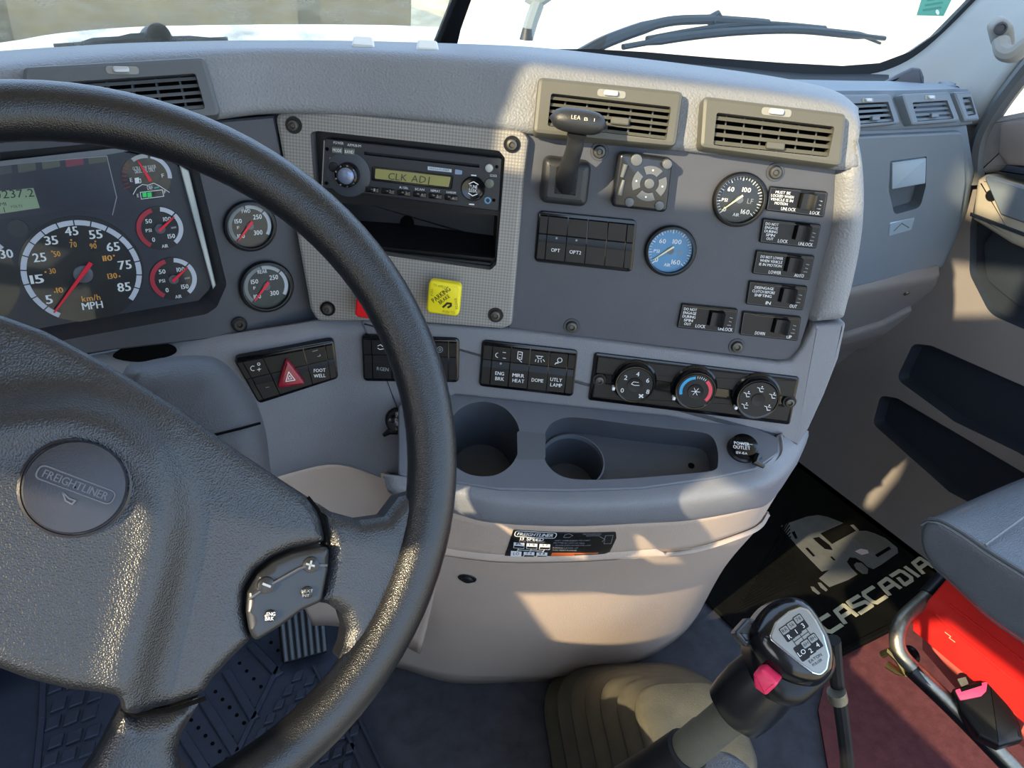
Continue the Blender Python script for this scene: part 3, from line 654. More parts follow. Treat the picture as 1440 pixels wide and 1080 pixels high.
# ================================================================== cluster surround and instrument cluster
T = Th('cluster_surround', 'dark grey panel around the instruments, left of the radio trim', 'dash panel', CL, (330, 400))
o = T.poly([(-120, 215), (60, 190), (240, 176), (386, 163), (404, 250), (446, 452), (400, 462), (340, 472), (150, 494), (-120, 540)])
hole = rpoly(T.poly([(-110, 245), (0, 214), (150, 200), (262, 205), (281, 244), (319, 400), (305, 432), (290, 442), (119, 473), (-110, 516)]), [.0, .0, .01, .02, .01, .012, .008, .012, .02, 0])
T.part('panel', MB().plate(o, -.03, 0, b=.002, holes=[hole]), M_clus)
T.part('screw', MB().lathe([(.0085, 0), (.0085, .004), (.006, .006), (.003, .006), (.002, .004)], *T.uv(336, 455), n=18, cap1=True), M_knob)
IC = Th('instrument_cluster', 'instrument cluster with speedometer and small air and fuel gauges', 'instrument cluster', CL, (150, 340), h=-.02)
IC.part('recess_wall', MB().well([(a+T.loc(IC.o)[0]*-1, b-T.loc(IC.o)[1]) for a, b in hole], .0195, .024, .012, flr=False), mat('cluster shroud', '2A2C31', .4))
fo = IC.poly([(-100, 246), (0, 230), (160, 211), (252, 231), (299, 402), (278, 424), (83, 460), (-100, 496)])
IC.part('face', MB().plate(rpoly(fo, [0, 0, .006, .012, .01, .01, 0, 0]), -.004, 0), M_face2)
u = lambda x, y, h=.0: IC.uv(x, y, h)
lc = rpoly(IC.poly([(-60, 237), (150, 219), (164, 277), (158, 302), (133, 298), (100, 294), (55, 302), (0, 308), (-60, 312)]), .003)
IC.part('message_window', MB().plate(lc, -.0002, .0006), mat('window smoke', '333743', .3))
IC.part('window_edge', MB().line(IC.poly([(-60, 237), (150, 219), (164, 277), (158, 302)]), .0009, .0012), M_dim)
IC.part('top_strip', MB().plate(IC.poly([(-60, 226), (0, 226), (160, 208), (180, 212), (150, 217), (0, 233), (-60, 238)]), 0, .0025), mat('strip grey', '74767C', .5))
for x, y, c in ((3, 238, '464A50'), (37, 234, '55574F'), (71, 229, '5C5D52'), (104, 226, '7C3A48'), (136, 222, '55564B')):
    IC.part('warning_lamp', MB().plate(rpoly(IC.poly([(x-13, y-6), (x+12, y-9), (x+14, y+5), (x-11, y+9)]), .001), .0006, .0011), mat('lamp '+c, c, .4))
l = IC.part('display', MB().plate(IC.poly([(-40, 272), (47, 264), (56, 292), (-40, 306)]), .0006, .0012), M_lcdg)
txt(IC, '0237.2', 20, 272.5, 11, 56, M_lcdt, 0, .0015, parent=l)
txt(IC, 'MI', 4, 287, 4.5, 9, M_lcdt, 0, .0015, parent=l); txt(IC, '1', 6, 295, 7, None, M_lcdt, 0, .0015, parent=l); txt(IC, 'VOLTS', 23, 290, 3.4, 17, M_lcdt, 0, .0015, parent=l)
IC.part('sensor', MB().cyl(*u(25, 321), 0, .001, .0085), mat('sensor dark', '383A40', .4))
def band(cx, cy, rx, th, a0, a1, m, name='scale_ring', h=.0012, parent=None):
    c = u(cx, cy); s = IC.sc(cx, cy)[0]
    return IC.part(name, MB().arc(*c, (rx-th)*s, rx*s, a0*D, a1*D, h), m, parent)
def angpx(cx, cy, x, y): a, b = u(cx, cy), u(x, y); return math.degrees(math.atan2(b[1]-a[1], b[0]-a[0]))
def needle(x0, y0, x1, y1, w0=3.2, h=.006, m=M_needle, T=IC, parent=None):
    a, b = A(*T.uv(x0, y0, h)), A(*T.uv(x1, y1, h)); s = T.sc(x0, y0)[0]; d = unit(b-a); n = A(-d[1], d[0])*s*w0
    return T.part('needle', MB().plate([tuple(a-n), tuple(b-n*.35), tuple(b+n*.35), tuple(a+n)], h-.001, h, b=.0003), m, parent)
M_bandw = mat('pale scale ring', 'C2C6D2', .5)
sp = IC.part('speedometer', MB().cyl(*u(117, 380), 0, .0008, 88*IC.sc(117, 380)[0], n=48), M_face)
a1 = angpx(117, 383, 185, 422); a0 = 236
band(117, 383, 85, 8, a1, a0, M_bandw, parent=sp)
c = u(117, 383); s = IC.sc(117, 383)[0]; mb = MB()
for k in range(18):
    a = (a0+(a1-a0)*k/17)*D; mb.line([(c[0]+math.cos(a)*76*s, c[1]+math.sin(a)*76*s), (c[0]+math.cos(a)*86*s, c[1]+math.sin(a)*86*s)], .0011, .0015)
IC.part('tick_marks', mb, M_face, sp)
for t, x, y in (('5', 69, 421), ('15', 52, 392.5), ('25', 55.5, 362), ('35', 72, 338), ('45', 100.5, 325), ('55', 134.5, 329.5), ('65', 159, 347), ('75', 175.5, 372.5), ('85', 174.5, 403.6)):
    txt(IC, t, x, y, 12, 9 if len(t) == 1 else 18, M_white, 0, .0016, parent=sp, bold=.08)
for t, x, y in (('10', 84, 408), ('30', 73.6, 381), ('50', 80, 357), ('70', 103, 344), ('90', 131, 346), ('110', 151, 363), ('130', 158, 388)):
    txt(IC, t, x, y, 7.5, 3.7*len(t)+2, M_orange, 0, .0016, parent=sp, bold=.06)
mb = MB()
for x, y in ((77, 410), (64, 382), (73, 353), (100, 337), (134, 339), (160, 359), (168, 388)): mb.cyl(*u(x, y), .0008, .0016, .0009, n=8)
IC.part('dots', mb, M_orange, sp)
txt(IC, 'km/h', 128, 419, 8, 26, M_orange, 0, .0016, parent=sp, bold=.05); txt(IC, 'MPH', 130, 429.5, 10, 29, M_white, 0, .0016, parent=sp, bold=.06)
IC.part('hub', MB().cyl(*u(117, 385), .0005, .003, .009, b=.001), mat('hub grey', '5C6068', .4), sp)
needle(128, 370, 76, 440, 3.4, parent=sp)
# corner of the tachometer at the photo's left edge
tc = IC.part('tachometer', MB().cyl(*u(-60, 395), 0, .0007, 88*IC.sc(0, 380)[0], n=48), M_face)
txt(IC, '30', 9, 357, 12, 18, M_white, 0, .0016, parent=tc, bold=.08)
band(-60, 395, 95, 8, 33, 110, M_bandw, parent=tc)
def sgauge(cx, cy, r, lab):
    g = IC.part('small_gauge', MB().cyl(*u(cx, cy), 0, .0009, r*IC.sc(cx, cy)[0], n=36), M_face); return g
g = sgauge(206, 249, 35, '')
band(208, 248, 34, 6, -8, 75, M_bandw, h=.0014, parent=g); band(208, 248, 34, 6, 82, 125, mat('dim scale', 'A9ACAC', .5), h=.0014, parent=g)
mb = MB(); c = u(206, 249); s = IC.sc(206, 249)[0]
for k in range(7):
    a = (140+k*11)*D; mb.line([(c[0]+math.cos(a)*28*s, c[1]+math.sin(a)*28*s), (c[0]+math.cos(a)*(34 if k < 6 else 38)*s, c[1]+math.sin(a)*34*s)], .0008, .0014)
IC.part('red_ticks', mb, mat('dull red', '8E3030', .5), g)
txt(IC, 'ULTRA LOW SULFUR', 203, 235.5, 4.6, 33, M_white, 3, .0016, parent=g); txt(IC, 'DIESEL FUEL ONLY', 204, 240, 4.6, 29, M_white, 3, .0016, parent=g)
txt(IC, 'E', 184.5, 253, 5.5, 3.5, M_white, 0, .0016, parent=g); txt(IC, 'F', 229, 247, 5.5, 3.5, M_white, 0, .0016, parent=g)
fp = MB().plate(IC.poly([(189, 250), (195, 249), (196, 257), (190, 258)]), .0012, .0016); fp.line(IC.poly([(195, 252), (197.5, 251), (198, 256), (196.5, 257)]), .0006, .0016); IC.part('fuel_symbol', fp, M_white, g)
txt(IC, 'DEF', 211, 264, 5, 8, M_white, 3, .0016, parent=g); IC.part('leaf_mark', MB().line([u(217, 264), u(223, 262.5)], .0012, .0016), mat('teal', '3AA89C', .5), g)
IC.part('box_outline', MB().line(IC.poly([(197, 270), (228, 266.5), (230, 275.5), (198.5, 279.5), (197, 270)]), .0006, .0016), M_white, g)
IC.part('arc_line', MB().line(IC.poly([(187, 273), (192, 264), (200, 259), (208, 260), (216, 257), (224, 261), (238, 270)]), .0006, .0016), M_white, g)
for x in (203, 210): IC.part('level_bar', MB().plate(IC.poly([(x-3, 270.7), (x+2.6, 270), (x+3.2, 276.4), (x-2.4, 277)]), .001, .0016), M_green, g)
txt(IC, 'E', 194, 275, 4.5, 2.6, M_white, 0, .0016, parent=g); txt(IC, 'F', 232, 270, 4.5, 2.6, M_white, 0, .0016, parent=g)
needle(212, 255, 194, 226, 2.6, parent=g)
for cx, cy, dx, dy in ((225, 321, 0, 0), (244, 392, 0, 0)):
    g = sgauge(cx, cy, 34, '')
    band(cx, cy, 33, 6.5, -52, 40, M_bandw, h=.0014, parent=g); band(cx, cy, 33, 6.5, 44, 82, M_bandw, h=.0014, parent=g); band(cx, cy, 33, 6.5, 105, 236, mat('deep red scale', 'A82C3C', .5), name='red_zone', h=.0014, parent=g)
    for t, x, y, w_ in (('50', -16, -10, 9), ('100', 10, -13, 11), ('PSI', -16, 3, 8), ('0', -9, 16, 4), ('150', 16, 11, 10), ('AIR', 7, 25, 9)): txt(IC, t, cx+x, cy+y, 6 if t not in ('PSI', 'AIR') else 4.5, w_, M_white, 0, .0016, parent=g, bold=.06)
    IC.part('hub', MB().cyl(*u(cx, cy), .0005, .003, .005, n=16), mat('hub grey', '5C6068', .4), g)
    IC.part('tank_symbol', MB().line([u(cx+16, cy-1), u(cx+22, cy-2)], .0018, .0016), M_dim, g)
    needle(cx-1, cy+4, cx+20, cy-16, 2.4, parent=g)
# edge trim of clear lens at the right of the cluster
IC.part('lens_edge', MB().plate(IC.poly([(251, 231), (264, 238), (302, 398), (298, 404)]), .001, .008, b=.001), mat('pale lens edge', 'B9C2C4', .12, spec=.8))
IC.part('lens', MB().plate(rpoly(IC.poly([(-100, 232), (0, 218), (160, 204), (262, 226), (306, 402), (282, 430), (83, 466), (-100, 502)], .014), .008), .0135, .0145), G_lens, flat=True)
# ================================================================== round gauges
def rgauge(label, fr, x, y, rx, nums, ndl, face, style, grp=None):
    T = Th('round_gauge', label, 'gauge', fr, (x, y)); s = fr.sc(x, y)[0]; R = rx*s
    T.part('bezel', MB().lathe([(R*1.0, 0), (R*1.02, .004), (R*.97, .007), (R*.9, .0075), (R*.87, .005), (R*.86, .002)], n=40), M_black)
    T.part('trim_ring', MB().lathe([(R*.9, .0076), (R*.885, .0082), (R*.865, .0068)], n=40), M_ring)
    f = T.part('dial', MB().cyl(0, 0, .001, .002, R*.87, n=40), face)
    if style == 'air':
        mb = MB(); mj = MB()
        for k in range(33):
            a = (222-k*264/32)*D; L = .74 if k % 4 else .70
            (mb if k % 4 else mj).line([(math.cos(a)*R*L, math.sin(a)*R*L), (math.cos(a)*R*.83, math.sin(a)*R*.83)], R*.02 if k % 4 else R*.032, .0024)
        T.part('tick_marks', mb, M_white, f); T.part('major_tick_marks', mj, M_white, f)
    else:
        T.part('scale_ring', MB().arc(0, 0, R*.68, R*.81, -32*D, 42*D, .0024), mat('pale scale ring', 'C2C6D2', .5), f)
        T.part('scale_ring', MB().arc(0, 0, R*.68, R*.81, 46*D, 98*D, .0024), mat('mid scale ring', 'AEB2B4', .5), f)
        T.part('scale_ring', MB().arc(0, 0, R*.68, R*.81, 102*D, 222*D, .0024), mat('dim scale ring', '7E8284', .5), f)
    for t, dx, dy, cap, wd in nums: txt(T, t, x+dx, y+dy, cap, wd, M_white, 0, .0025, parent=f, bold=.05)
    T.part('hub', MB().cyl(0, 0, .002, .0035, R*.14, n=20), mat('hub grey', '5C6068', .4), f)
    x0, y0, x1, y1, m = ndl
    needle(x+x0, y+y0, x+x1, y+y1, 1.5 if style == 'air' else 2.3, .0042, m, T, f)
    T.part('lens', MB().cyl(0, 0, .006, .0066, R*.875, n=40), G_lens, flat=True)
    return T
airn = [('60', -11, -14, 6.5, 9), ('100', 11, -13, 6.5, 12), ('0', -20, 14, 6.5, 4), ('160', 9, 18, 6.5, 12), ('PSI', -20, 1, 4.5, 8), ('AIR', -4, 22, 4.5, 9)]
T = rgauge('black air pressure gauge with silver rim, upper right of the stack beside the top switch', CS, 1039, 280, 38, airn, (6, -5, -24, 16, M_cream), M_face, 'air')
txt(T, 'LF', 1055, 283, 7, 8, M_dim, 0, .0025)
T = rgauge('air pressure gauge with a blue sky reflection painted on its dial, right of the option switches', CS, 942, 352, 36, [(a, b*.93, c*.93, d, e_) for a, b, c, d, e_ in airn], (6, -5, -24, 14, M_cream), mat('gauge face painted sky reflection', '4E87B5', .35), 'air')  # dial painted blue for the sky reflection; the lens itself mirrors nothing
txt(T, 'FR', 957, 355, 7, 8, M_dim, 0, .0025)
drn = [('150', -16, -6, 6, 10), ('250', 11, -12, 6.5, 12), ('100', -12, 15, 6, 10), ('300', 12, 10, 6.5, 12), ('F', -16, 3, 4, 3)]
rgauge('upper axle temperature gauge marked FWD, left of the radio trim', CL, 351, 317, 37, drn+[('FWD', -5, -20, 5, 12)], (4, -5, -16, 22, M_needle), M_face, 'temp')
rgauge('lower axle temperature gauge marked REAR, left of the radio trim', CL, 374, 402, 38, drn+[('REAR', -5, -20, 5, 13)], (4, -5, -16, 22, M_needle), mat('gauge face slate', '30373A', .45), 'temp')
# ================================================================== switch panel (slate) of the centre stack
SP = Th('stack_panel', 'dark slate switch and gauge panel of the centre stack', 'dash panel', CS, (930, 360))
o = SP.poly([(735, 180), (960, 205), (1195, 236), (1172, 330), (1152, 400), (1124, 492), (1112, 506), (1095, 507), (900, 484), (715, 462)])
SP.part('panel', MB().plate(rpoly(o, [0, 0, .004, .01, .01, .01, .01, .004, 0, 0]), -.03, 0, b=.001), M_panel)
def screw(T, x, y, R=.0075, m=M_screw, h=0, well=None):
    u_, v_ = T.uv(x, y, h); s = T.part('screw', MB().lathe([(R, h), (R*1.02, h+.002), (R*.85, h+.0045), (R*.5, h+.005), (R*.35, h+.003)], u_, v_, 20, cap1=True), m)
    if well: T.part('washer', MB().lathe([(R*1.45, h), (R*1.4, h+.0012), (R*1.05, h+.0012)], u_, v_, 20), well, parent=s)
for x, y in ((843, 213), (1090, 242), (804, 459), (1036, 487)): screw(SP, x, y, .0066, M_screw, 0, M_clus)
# ================================================================== woven radio trim with cubby
RB = Th('radio_trim', 'woven texture grey trim panel holding the radio, cubby and brake knobs', 'dash panel', CS, (580, 310))
o = RB.poly([(386, 162), (402, 156), (480, 160), (600, 171), (733, 184), (744, 194), (736, 260), (720, 458), (706, 463), (600, 455), (520, 452), (446, 452), (436, 436)], .012)
ho = rpoly(RB.poly([(436, 187), (446, 184), (702, 212), (710, 222), (704, 300), (698, 372), (690, 380), (560, 362), (448, 342)], .012), .004)
RB.part('panel', MB().plate(rpoly(o, [.008]*13), -.01, .012, b=.004, seg=2, holes=[ho]), M_weave)
RB.part('recess_wall', MB().well(inset(ho, -.0005), .0115, .03, .001, flr=False), mat('recess grey', '5F6063', .5))
cub = rpoly(RB.poly([(450, 283), (701, 303), (697, 366), (560, 352), (455, 340)], .0), .003)
RB.part('filler', MB().plate(inset(ccw(ho), -.002), -.02, -.004, holes=[inset(ccw(cub), .001)]), M_black)
RB.part('cubby', MB().well(cub, -.004, .075, .008, b=.004), mat('cubby black', '14161A', .45))
RB.part('cubby_lip', MB().tube([RB.P(452, 342, -.002), RB.P(560, 357, -.002), RB.P(690, 371, -.002)], .003, 8), M_black)
RB.part('vent_plug', MB().cyl(*RB.uv(571, 315, -.07), -.079, -.074, .008, b=.002), M_void)
for x, y in ((413, 176), (720, 203), (461, 434), (697, 443)):
    screw(RB, x, y, .006, M_screw, .0122, M_black)
# radio
RD = Th('car_radio', 'black single slot truck radio with amber display reading CLK ADJ', 'radio', CS, (582, 246), h=.004)
fo = [(457, 194), (706, 222), (702, 297), (452, 264)]; fc = rpoly(RD.poly(fo), .003)
slot = RD.poly([(512, 213), (674, 231), (674, 236), (512, 218)], .004)
M_rad = mat('radio black', '23262C', .35, bump=(2500, .05))
RD.part('body', MB().plate(inset(ccw(fc), .001), -.06, -.003), M_black)
RD.part('faceplate', MB().plate(fc, -.003, .004, b=.0015, seg=2, holes=[slot]), M_rad)
RD.part('disc_slot', MB().well(slot, .0038, .012, 0), M_void)
RD.part('side_strip', MB().line([RD.uv(456, 198, .0044), RD.uv(453, 262, .0044)], .001, .0046), M_ring)
u_, v_ = RD.uv(490, 245, .004)
RD.part('dial_pad', MB().cyl(u_, v_, .004, .0052, .0235, n=36, b=.0006), mat('dial pad', '3A3F47', .35))
k = RD.part('volume_knob', MB().lathe([(.0128, .005), (.0126, .013), (.0115, .0155), (.0095, .0165), (.0085, .0155), (.001, .0158)], u_, v_, 36, cap1=True), M_gloss)
RD.part('knob_cap', MB().lathe([(.0085, .0156), (.006, .0175), (.001, .018)], u_, v_, 24, cap1=True), mat('knob cap blue grey', '7C87A0', .25, metal=.4), parent=k)
mb = MB()
for q in range(9): a = 2*math.pi*q/9; mb.cyl(u_+.0107*math.cos(a), v_+.0107*math.sin(a), .0155, .0166, .0009, n=8)
RD.part('knob_dots', mb, M_chrome, parent=k)
for x, y, t in ((474, 211.5, 'MODE'), (491, 213.5, 'BAND')):
    b_ = RD.part('button', MB().plate(rpoly(RD.poly([(x-7.5, y-5.5), (x+7.5, y-4), (x+7.5, y+5), (x-7.5, y+3.8)], .005), .0008), .004, .0062, b=.0006), mat('button green grey', '5B6259', .35))
    txt(RD, t, x, y, 4.2, 12, M_white, 0, .0066, parent=b_)
txt(RD, 'POWER', 476, 201, 3.6, 14, M_white, 0, .0045); txt(RD, 'APM/B/M', 498, 204.5, 3.6, 19, M_white, 0, .0045); txt(RD, 'PTY', 467, 223, 3, 7, M_dim, 0, .0045)
RD.part('round_button', MB().cyl(*RD.uv(469, 235, .005), .004, .0065, .0052, b=.001), M_knob)
for x, y in ((460, 209.5), (459, 257.5)): RD.part('key_hole', MB().cyl(*RD.uv(x, y, .004), .004, .0044, .002, n=10), M_void)
d = RD.part('display_frame', MB().plate(rpoly(RD.poly([(523, 234), (638, 247), (635, 267), (522, 254)], .0055), .002), .004, .006, b=.0008), M_gloss)
RD.part('display', MB().plate(rpoly(RD.poly([(528, 237), (634, 249), (631, 263), (527, 251)], .0062), .001), .0058, .0062), M_lcd, parent=d)
txt(RD, 'CLK ADJ', 575, 250.5, 9.5, 58, M_lcdt, 0, .0065, parent=d, skew=.1)
for i, t in enumerate(('', '', 'A/SEL', 'SCAN', 'REPEAT', 'RANDOM')):
    x = 523.5+i*22.2; y = 267+i*2.25
    b_ = RD.part('preset_button', MB().plate(rpoly(RD.poly([(x-9.5, y-5), (x+9.5, y-3), (x+9.5, y+4.8), (x-9.5, y+2.8)], .005), .001), .004, .0066, b=.001, seg=2), M_gloss)
    txt(RD, str(i+1), x+3, y, 4, 2.5, M_dim, 0, .0068, parent=b_)
    if t: txt(RD, t, x, y-7.5, 3, 13, M_white, 0, .0045)
lb = RD.part('brand_plate', MB().plate(RD.poly([(601.5, 234), (635, 238), (635, 242.5), (601.5, 239)], .0045), .004, .0045), mat('plate silver', 'B6C6D2', .4)); txt(RD, 'FREIGHTLINER', 618, 238.3, 2.8, 28, M_panel, 0, .0047, parent=lb)
RD.part('disc_logo', MB().plate(rpoly(RD.poly([(640, 238), (650, 240), (649.5, 245.5), (639.5, 245)], .0045), .001), .004, .0045), mat('logo blue grey', '7F91AE', .4))
u_, v_ = RD.uv(665.5, 265, .004); k = RD.part('tune_button', MB().lathe([(.0128, .004), (.0128, .006), (.0117, .0078), (.0105, .0072), (.001, .0074)], u_, v_, 32, cap1=True), M_gloss)
txt(RD, 'TUNE', 665.5, 262.5, 4.6, 11.5, M_white, 0, .0079, parent=k); txt(RD, 'SEEK', 665, 268, 4.6, 11.5, M_white, 0, .0079, parent=k)
RD.part('arrow_mark', MB().line(RD.poly([(659.5, 258.5), (666, 255.5), (672.5, 259.5)], .0079), .0009, .0079), M_white, parent=k); RD.part('arrow_mark', MB().line(RD.poly([(658.5, 271.5), (664.5, 275.5), (671, 273)], .0079), .0009, .0079), M_white, parent=k)
for x, y in ((666.5, 245.5), (663.5, 286)): RD.part('skip_mark', MB().line([RD.uv(x-3, y), RD.uv(x+3.5, y+.5)], .0012, .0044), M_white)
RD.part('eject_button', MB().cyl(*RD.uv(688, 236, .004), .004, .0075, .0042, b=.001), mat('eject silver', 'A8ACAC', .3)); txt(RD, 'CLOCK', 694, 247, 3.2, 10, M_white, 0, .0045)
RD.part('round_button', MB().cyl(*RD.uv(688.5, 257.5, .004), .004, .0068, .005, b=.001), mat('button green grey', '5B6259', .35))
RD.part('aux_socket', MB().lathe([(.0036, .004), (.0036, .0056), (.0022, .0056), (.0020, .003)], *RD.uv(686, 281.5, .004), n=18), mat('aux ring', '5E93B8', .3))
for x, y in ((698.5, 234.5), (694.5, 281.5)): RD.part('key_hole', MB().cyl(*RD.uv(x, y, .004), .004, .0044, .0018, n=10), M_void)
# brake knobs
def bknob(label, q, m, lines, col='knob'):
    T = Th('brake_knob', label, 'knob', CS, (sum(p[0] for p in q)/4, sum(p[1] for p in q)/4), h=.012)
    T.part('shaft', MB().cyl(0, 0, 0, .014, .008), M_black); T.part('knob_head', MB().plate(rpoly([T.uv(x, y, .024) for x, y in q], .006, 6), .013, .024, b=.003, seg=3), m)
    return T
T = bknob('yellow square push knob reading PARKING BRAKE', [(603, 394), (649, 401), (645, 446), (599, 440)], M_yellow, None)
M_kp = mat('knob print black', '2A2608', .6)
txt(T, 'PARKING', 620, 414.5, 6.4, 31, M_kp, 43, .0244, bold=.04); txt(T, 'BRAKE', 624.5, 421, 5.2, 18, M_kp, 43, .0244, bold=.03)
T.part('logo_mark', MB().line(T.poly([(623, 432), (629, 426.5), (634, 427), (634, 430), (630, 432.5)], .0244), .0022, .0244), M_kp)
M_kp2 = mat('knob print faded', '8E8420', .6)
txt(T, 'PULL', 607, 411, 3.6, 10, M_kp2, 100, .0244); txt(T, 'TO APPLY', 618, 402.5, 3.4, 18, M_kp2, -8, .0244); txt(T, 'PUSH TO', 631, 439, 3.4, 17, M_kp2, 0, .0244); txt(T, 'RELEASE', 641.5, 427, 3.4, 16, M_kp2, 100, .0244)
T = bknob('red push knob mostly hidden behind the steering wheel rim', [(502, 402), (545, 409), (541, 452), (498, 446)], M_redk, None)
T.obj['label'] = 'red push knob mostly hidden behind the steering wheel rim'
# ================================================================== trailer brake handle
TB = Th('trailer_brake_lever', 'black trailer brake handle with a T shaped grip below the left vent', 'brake lever', CS, (795, 250))
bo = rpoly(TB.poly([(764, 219), (832, 228), (825, 291), (758, 284)], .012), .009, 6); so = rpoly(TB.poly([(783, 231), (813, 235), (809, 273), (779, 270)], .012), .001)
TB.part('base', MB().plate(bo, 0, .02, b=.008, seg=4, holes=[so]), M_headl); TB.part('slot', MB().well(so, .0198, .019, .0), M_void)
TB.part('pivot', MB().tube([TB.P(783, 266, .012), TB.P(807, 269, .012)], .008, 14), M_headl)
st = [TB.P(796, 262, .012), TB.P(797, 248, .03), TB.P(802, 228, .045), TB.P(808, 208, .055), TB.P(811, 190, .06)]
TB.part('stalk', MB().tube(cr(st, 4), [.0105]*5+[.0095]*4+[.0085]*4+[.0085]*3+[.0095], 14), M_headl)
# grip: a flattened bar, one smooth blob
rs = []; ga, gb_ = A(*TB.P(773, 166, .06)), A(*TB.P(853, 178, .06)); ax = unit(gb_-ga); L = np.linalg.norm(gb_-ga); ey = np.cross(A(0, 0, 1), ax)
for k in range(13):
    t = k/12; r_ = math.sqrt(max(0, 1-abs(2*t-1)**3.2)); r_ = max(r_, .05); c = ga+ax*L*t
    rs.append([tuple(c+ey*.0115*r_*math.sin(2*math.pi*j/16)+A(0, 0, 1)*(.011*r_*math.cos(2*math.pi*j/16))+ey*.001) for j in range(16)])
TB.part('grip', MB().rings([r_[::-1] for r_ in rs]), M_headl, ang=70)
txt(TB, 'LEA', 810, 165, 5.5, 13, mat('worn print', 'C8C2B0', .6), 0, .0712, bold=.04); txt(TB, 'B  I', 829, 168, 4.5, 15, mat('worn print', 'C8C2B0', .6), 0, .0708)
# ================================================================== remote control pad
RP = Th('control_keypad', 'black control pad with a ring of grey buttons, left of the top gauge', 'keypad', CS, (904, 257))
q = [(871, 214), (947, 224), (938, 300), (859, 291)]
RP.part('body', MB().plate(rpoly(RP.poly(q, .016), .006), 0, .016, b=.004, seg=3), mat('keypad gloss', '202328', .25, var=(60, .2)))
M_key = mat('grey key', '5C6064', .4); c = RP.uv(913, 258, .016); s = RP.sc(913, 258)[0]
for k in range(4):
    a = 84+k*90; RP.part('ring_key', MB().arc(*c, 13*s, 24*s, (a-34)*D, (a+34)*D, .0175, .002, 10), M_key)
mb = MB()
for k in range(4): a = (84+k*90)*D; mb.cyl(c[0]+18.5*s*math.cos(a), c[1]+18.5*s*math.sin(a), .0172, .0179, .0009, n=8)
RP.part('key_dots', mb, M_white)
RP.part('centre_key', MB().cyl(*c, .015, .0185, 7*s, b=.001), M_key)
for x, y, r_, hh in ((895, 225, 8, .018), (937.5, 230, 6.5, .022), (885, 284, 6.5, .018), (927, 289, 6.5, .018)): RP.part('round_key', MB().cyl(*RP.uv(x, y, .016), .015, hh, r_*s, b=.001), M_key)
for p in ([(880, 231), (874.5, 249)], [(877, 253), (871, 274)]):
    a, b = RP.P(*p[0], .0165), RP.P(*p[1], .0165); RP.part('rocker_key', MB().tube([a, b], [.0028, .002] if p[0][1] < 250 else [.0018, .0028], 10), M_key)
# ================================================================== switch banks
def bank(label, fr, q, xs, labels_top, labels_bot, h=0, name='switch_bank', orad=.006, split=.46, dots=(), skip=()):
    cx = sum(p[0] for p in q)/4; cy = sum(p[1] for p in q)/4
    T = Th(name, label, 'switch bank', fr, (cx, cy), h)
    Q = T.poly(q, .003)
    T.part('frame', MB().plate(rpoly(Q, orad, 6), -.01, .0035, b=.0015, seg=2), M_gloss)
    I = [bil(Q, .02, .05), bil(Q, .98, .05), bil(Q, .98, .95), bil(Q, .02, .95)]
    n = len(xs)-1
    for i in range(n):
        a, b = xs[i]+.006, xs[i+1]-.006; end = (xs[i+1]-xs[i]) < .1
        prof = [(.02, .003), (.04, .0068), (split-.06, .0062), (split-.02, .004), (split+.06, .0045), (split+.13, .0062), (.96, .0058), (.98, .003)]
        r0 = [(*bil(I, a, t), z) for t, z in prof]; r1 = [(*bil(I, b, t), z) for t, z in prof]
        mb = MB(); mb.rings([[(x, y, z) for x, y, z in r0]+[(r0[-1][0], r0[-1][1], .001), (r0[0][0], r0[0][1], .001)], [(x, y, z) for x, y, z in r1]+[(r1[-1][0], r1[-1][1], .001), (r1[0][0], r1[0][1], .001)]])
        s = T.part('end_cap' if end else 'rocker_switch', mb, M_sw, ang=25)
        if end: continue
        for lab, tt, hh in ((labels_top.get(i), .24, .0070), (labels_bot.get(i), .76, .0066)):
            if not lab: continue
            px = A(*bil([A(*p) for p in q], .02+.96*(a+b)/2, .05+.9*tt))
            lines = lab if isinstance(lab, (list, tuple)) else [lab]
            for li, t in enumerate(lines):
                yy = px[1]+(li-(len(lines)-1)/2)*7.5
                if callable(t): t(T, px[0], yy, s); continue
                txt(T, t, px[0], yy, 4.8, 4.1*len(t) if len(t) < 6 else 3.5*len(t), M_dim if t in ('RGEN',) else M_white, 0, hh, parent=s, bold=.04)
        if i in dots:
            px = bil([A(*p) for p in q], .02+.96*(a+b)/2, .05+.9*(split+.04)); T.part('status_lamp', MB().cyl(*T.uv(*px, .005), .004, .0052, .0012, n=10), M_dim, parent=s)
    return T
def sym(*strokes, m=M_white, wd=.0007):
    def f(T, x, y, s):
        mb = MB()
        for st in strokes: mb.line(T.poly([(x+a, y+b) for a, b in st], .007), wd, .0071)
        T.part('symbol', mb, m, parent=s)
    return f
ring = lambda r_, cx=0, cy=0, a0=0, a1=360, n=12: [(cx+r_*math.cos((a0+(a1-a0)*k/n)*D), cy+r_*math.sin((a0+(a1-a0)*k/n)*D)) for k in range(n+1)]
bank('switch bank marked OPT and OPT2 below the brake handle', CS, [(757, 296), (896, 310), (889, 383), (751, 368)], [.0, .09, .3, .51, .72, .92, 1], {}, {1: 'OPT', 2: 'OPT2'}, dots=(1, 2))
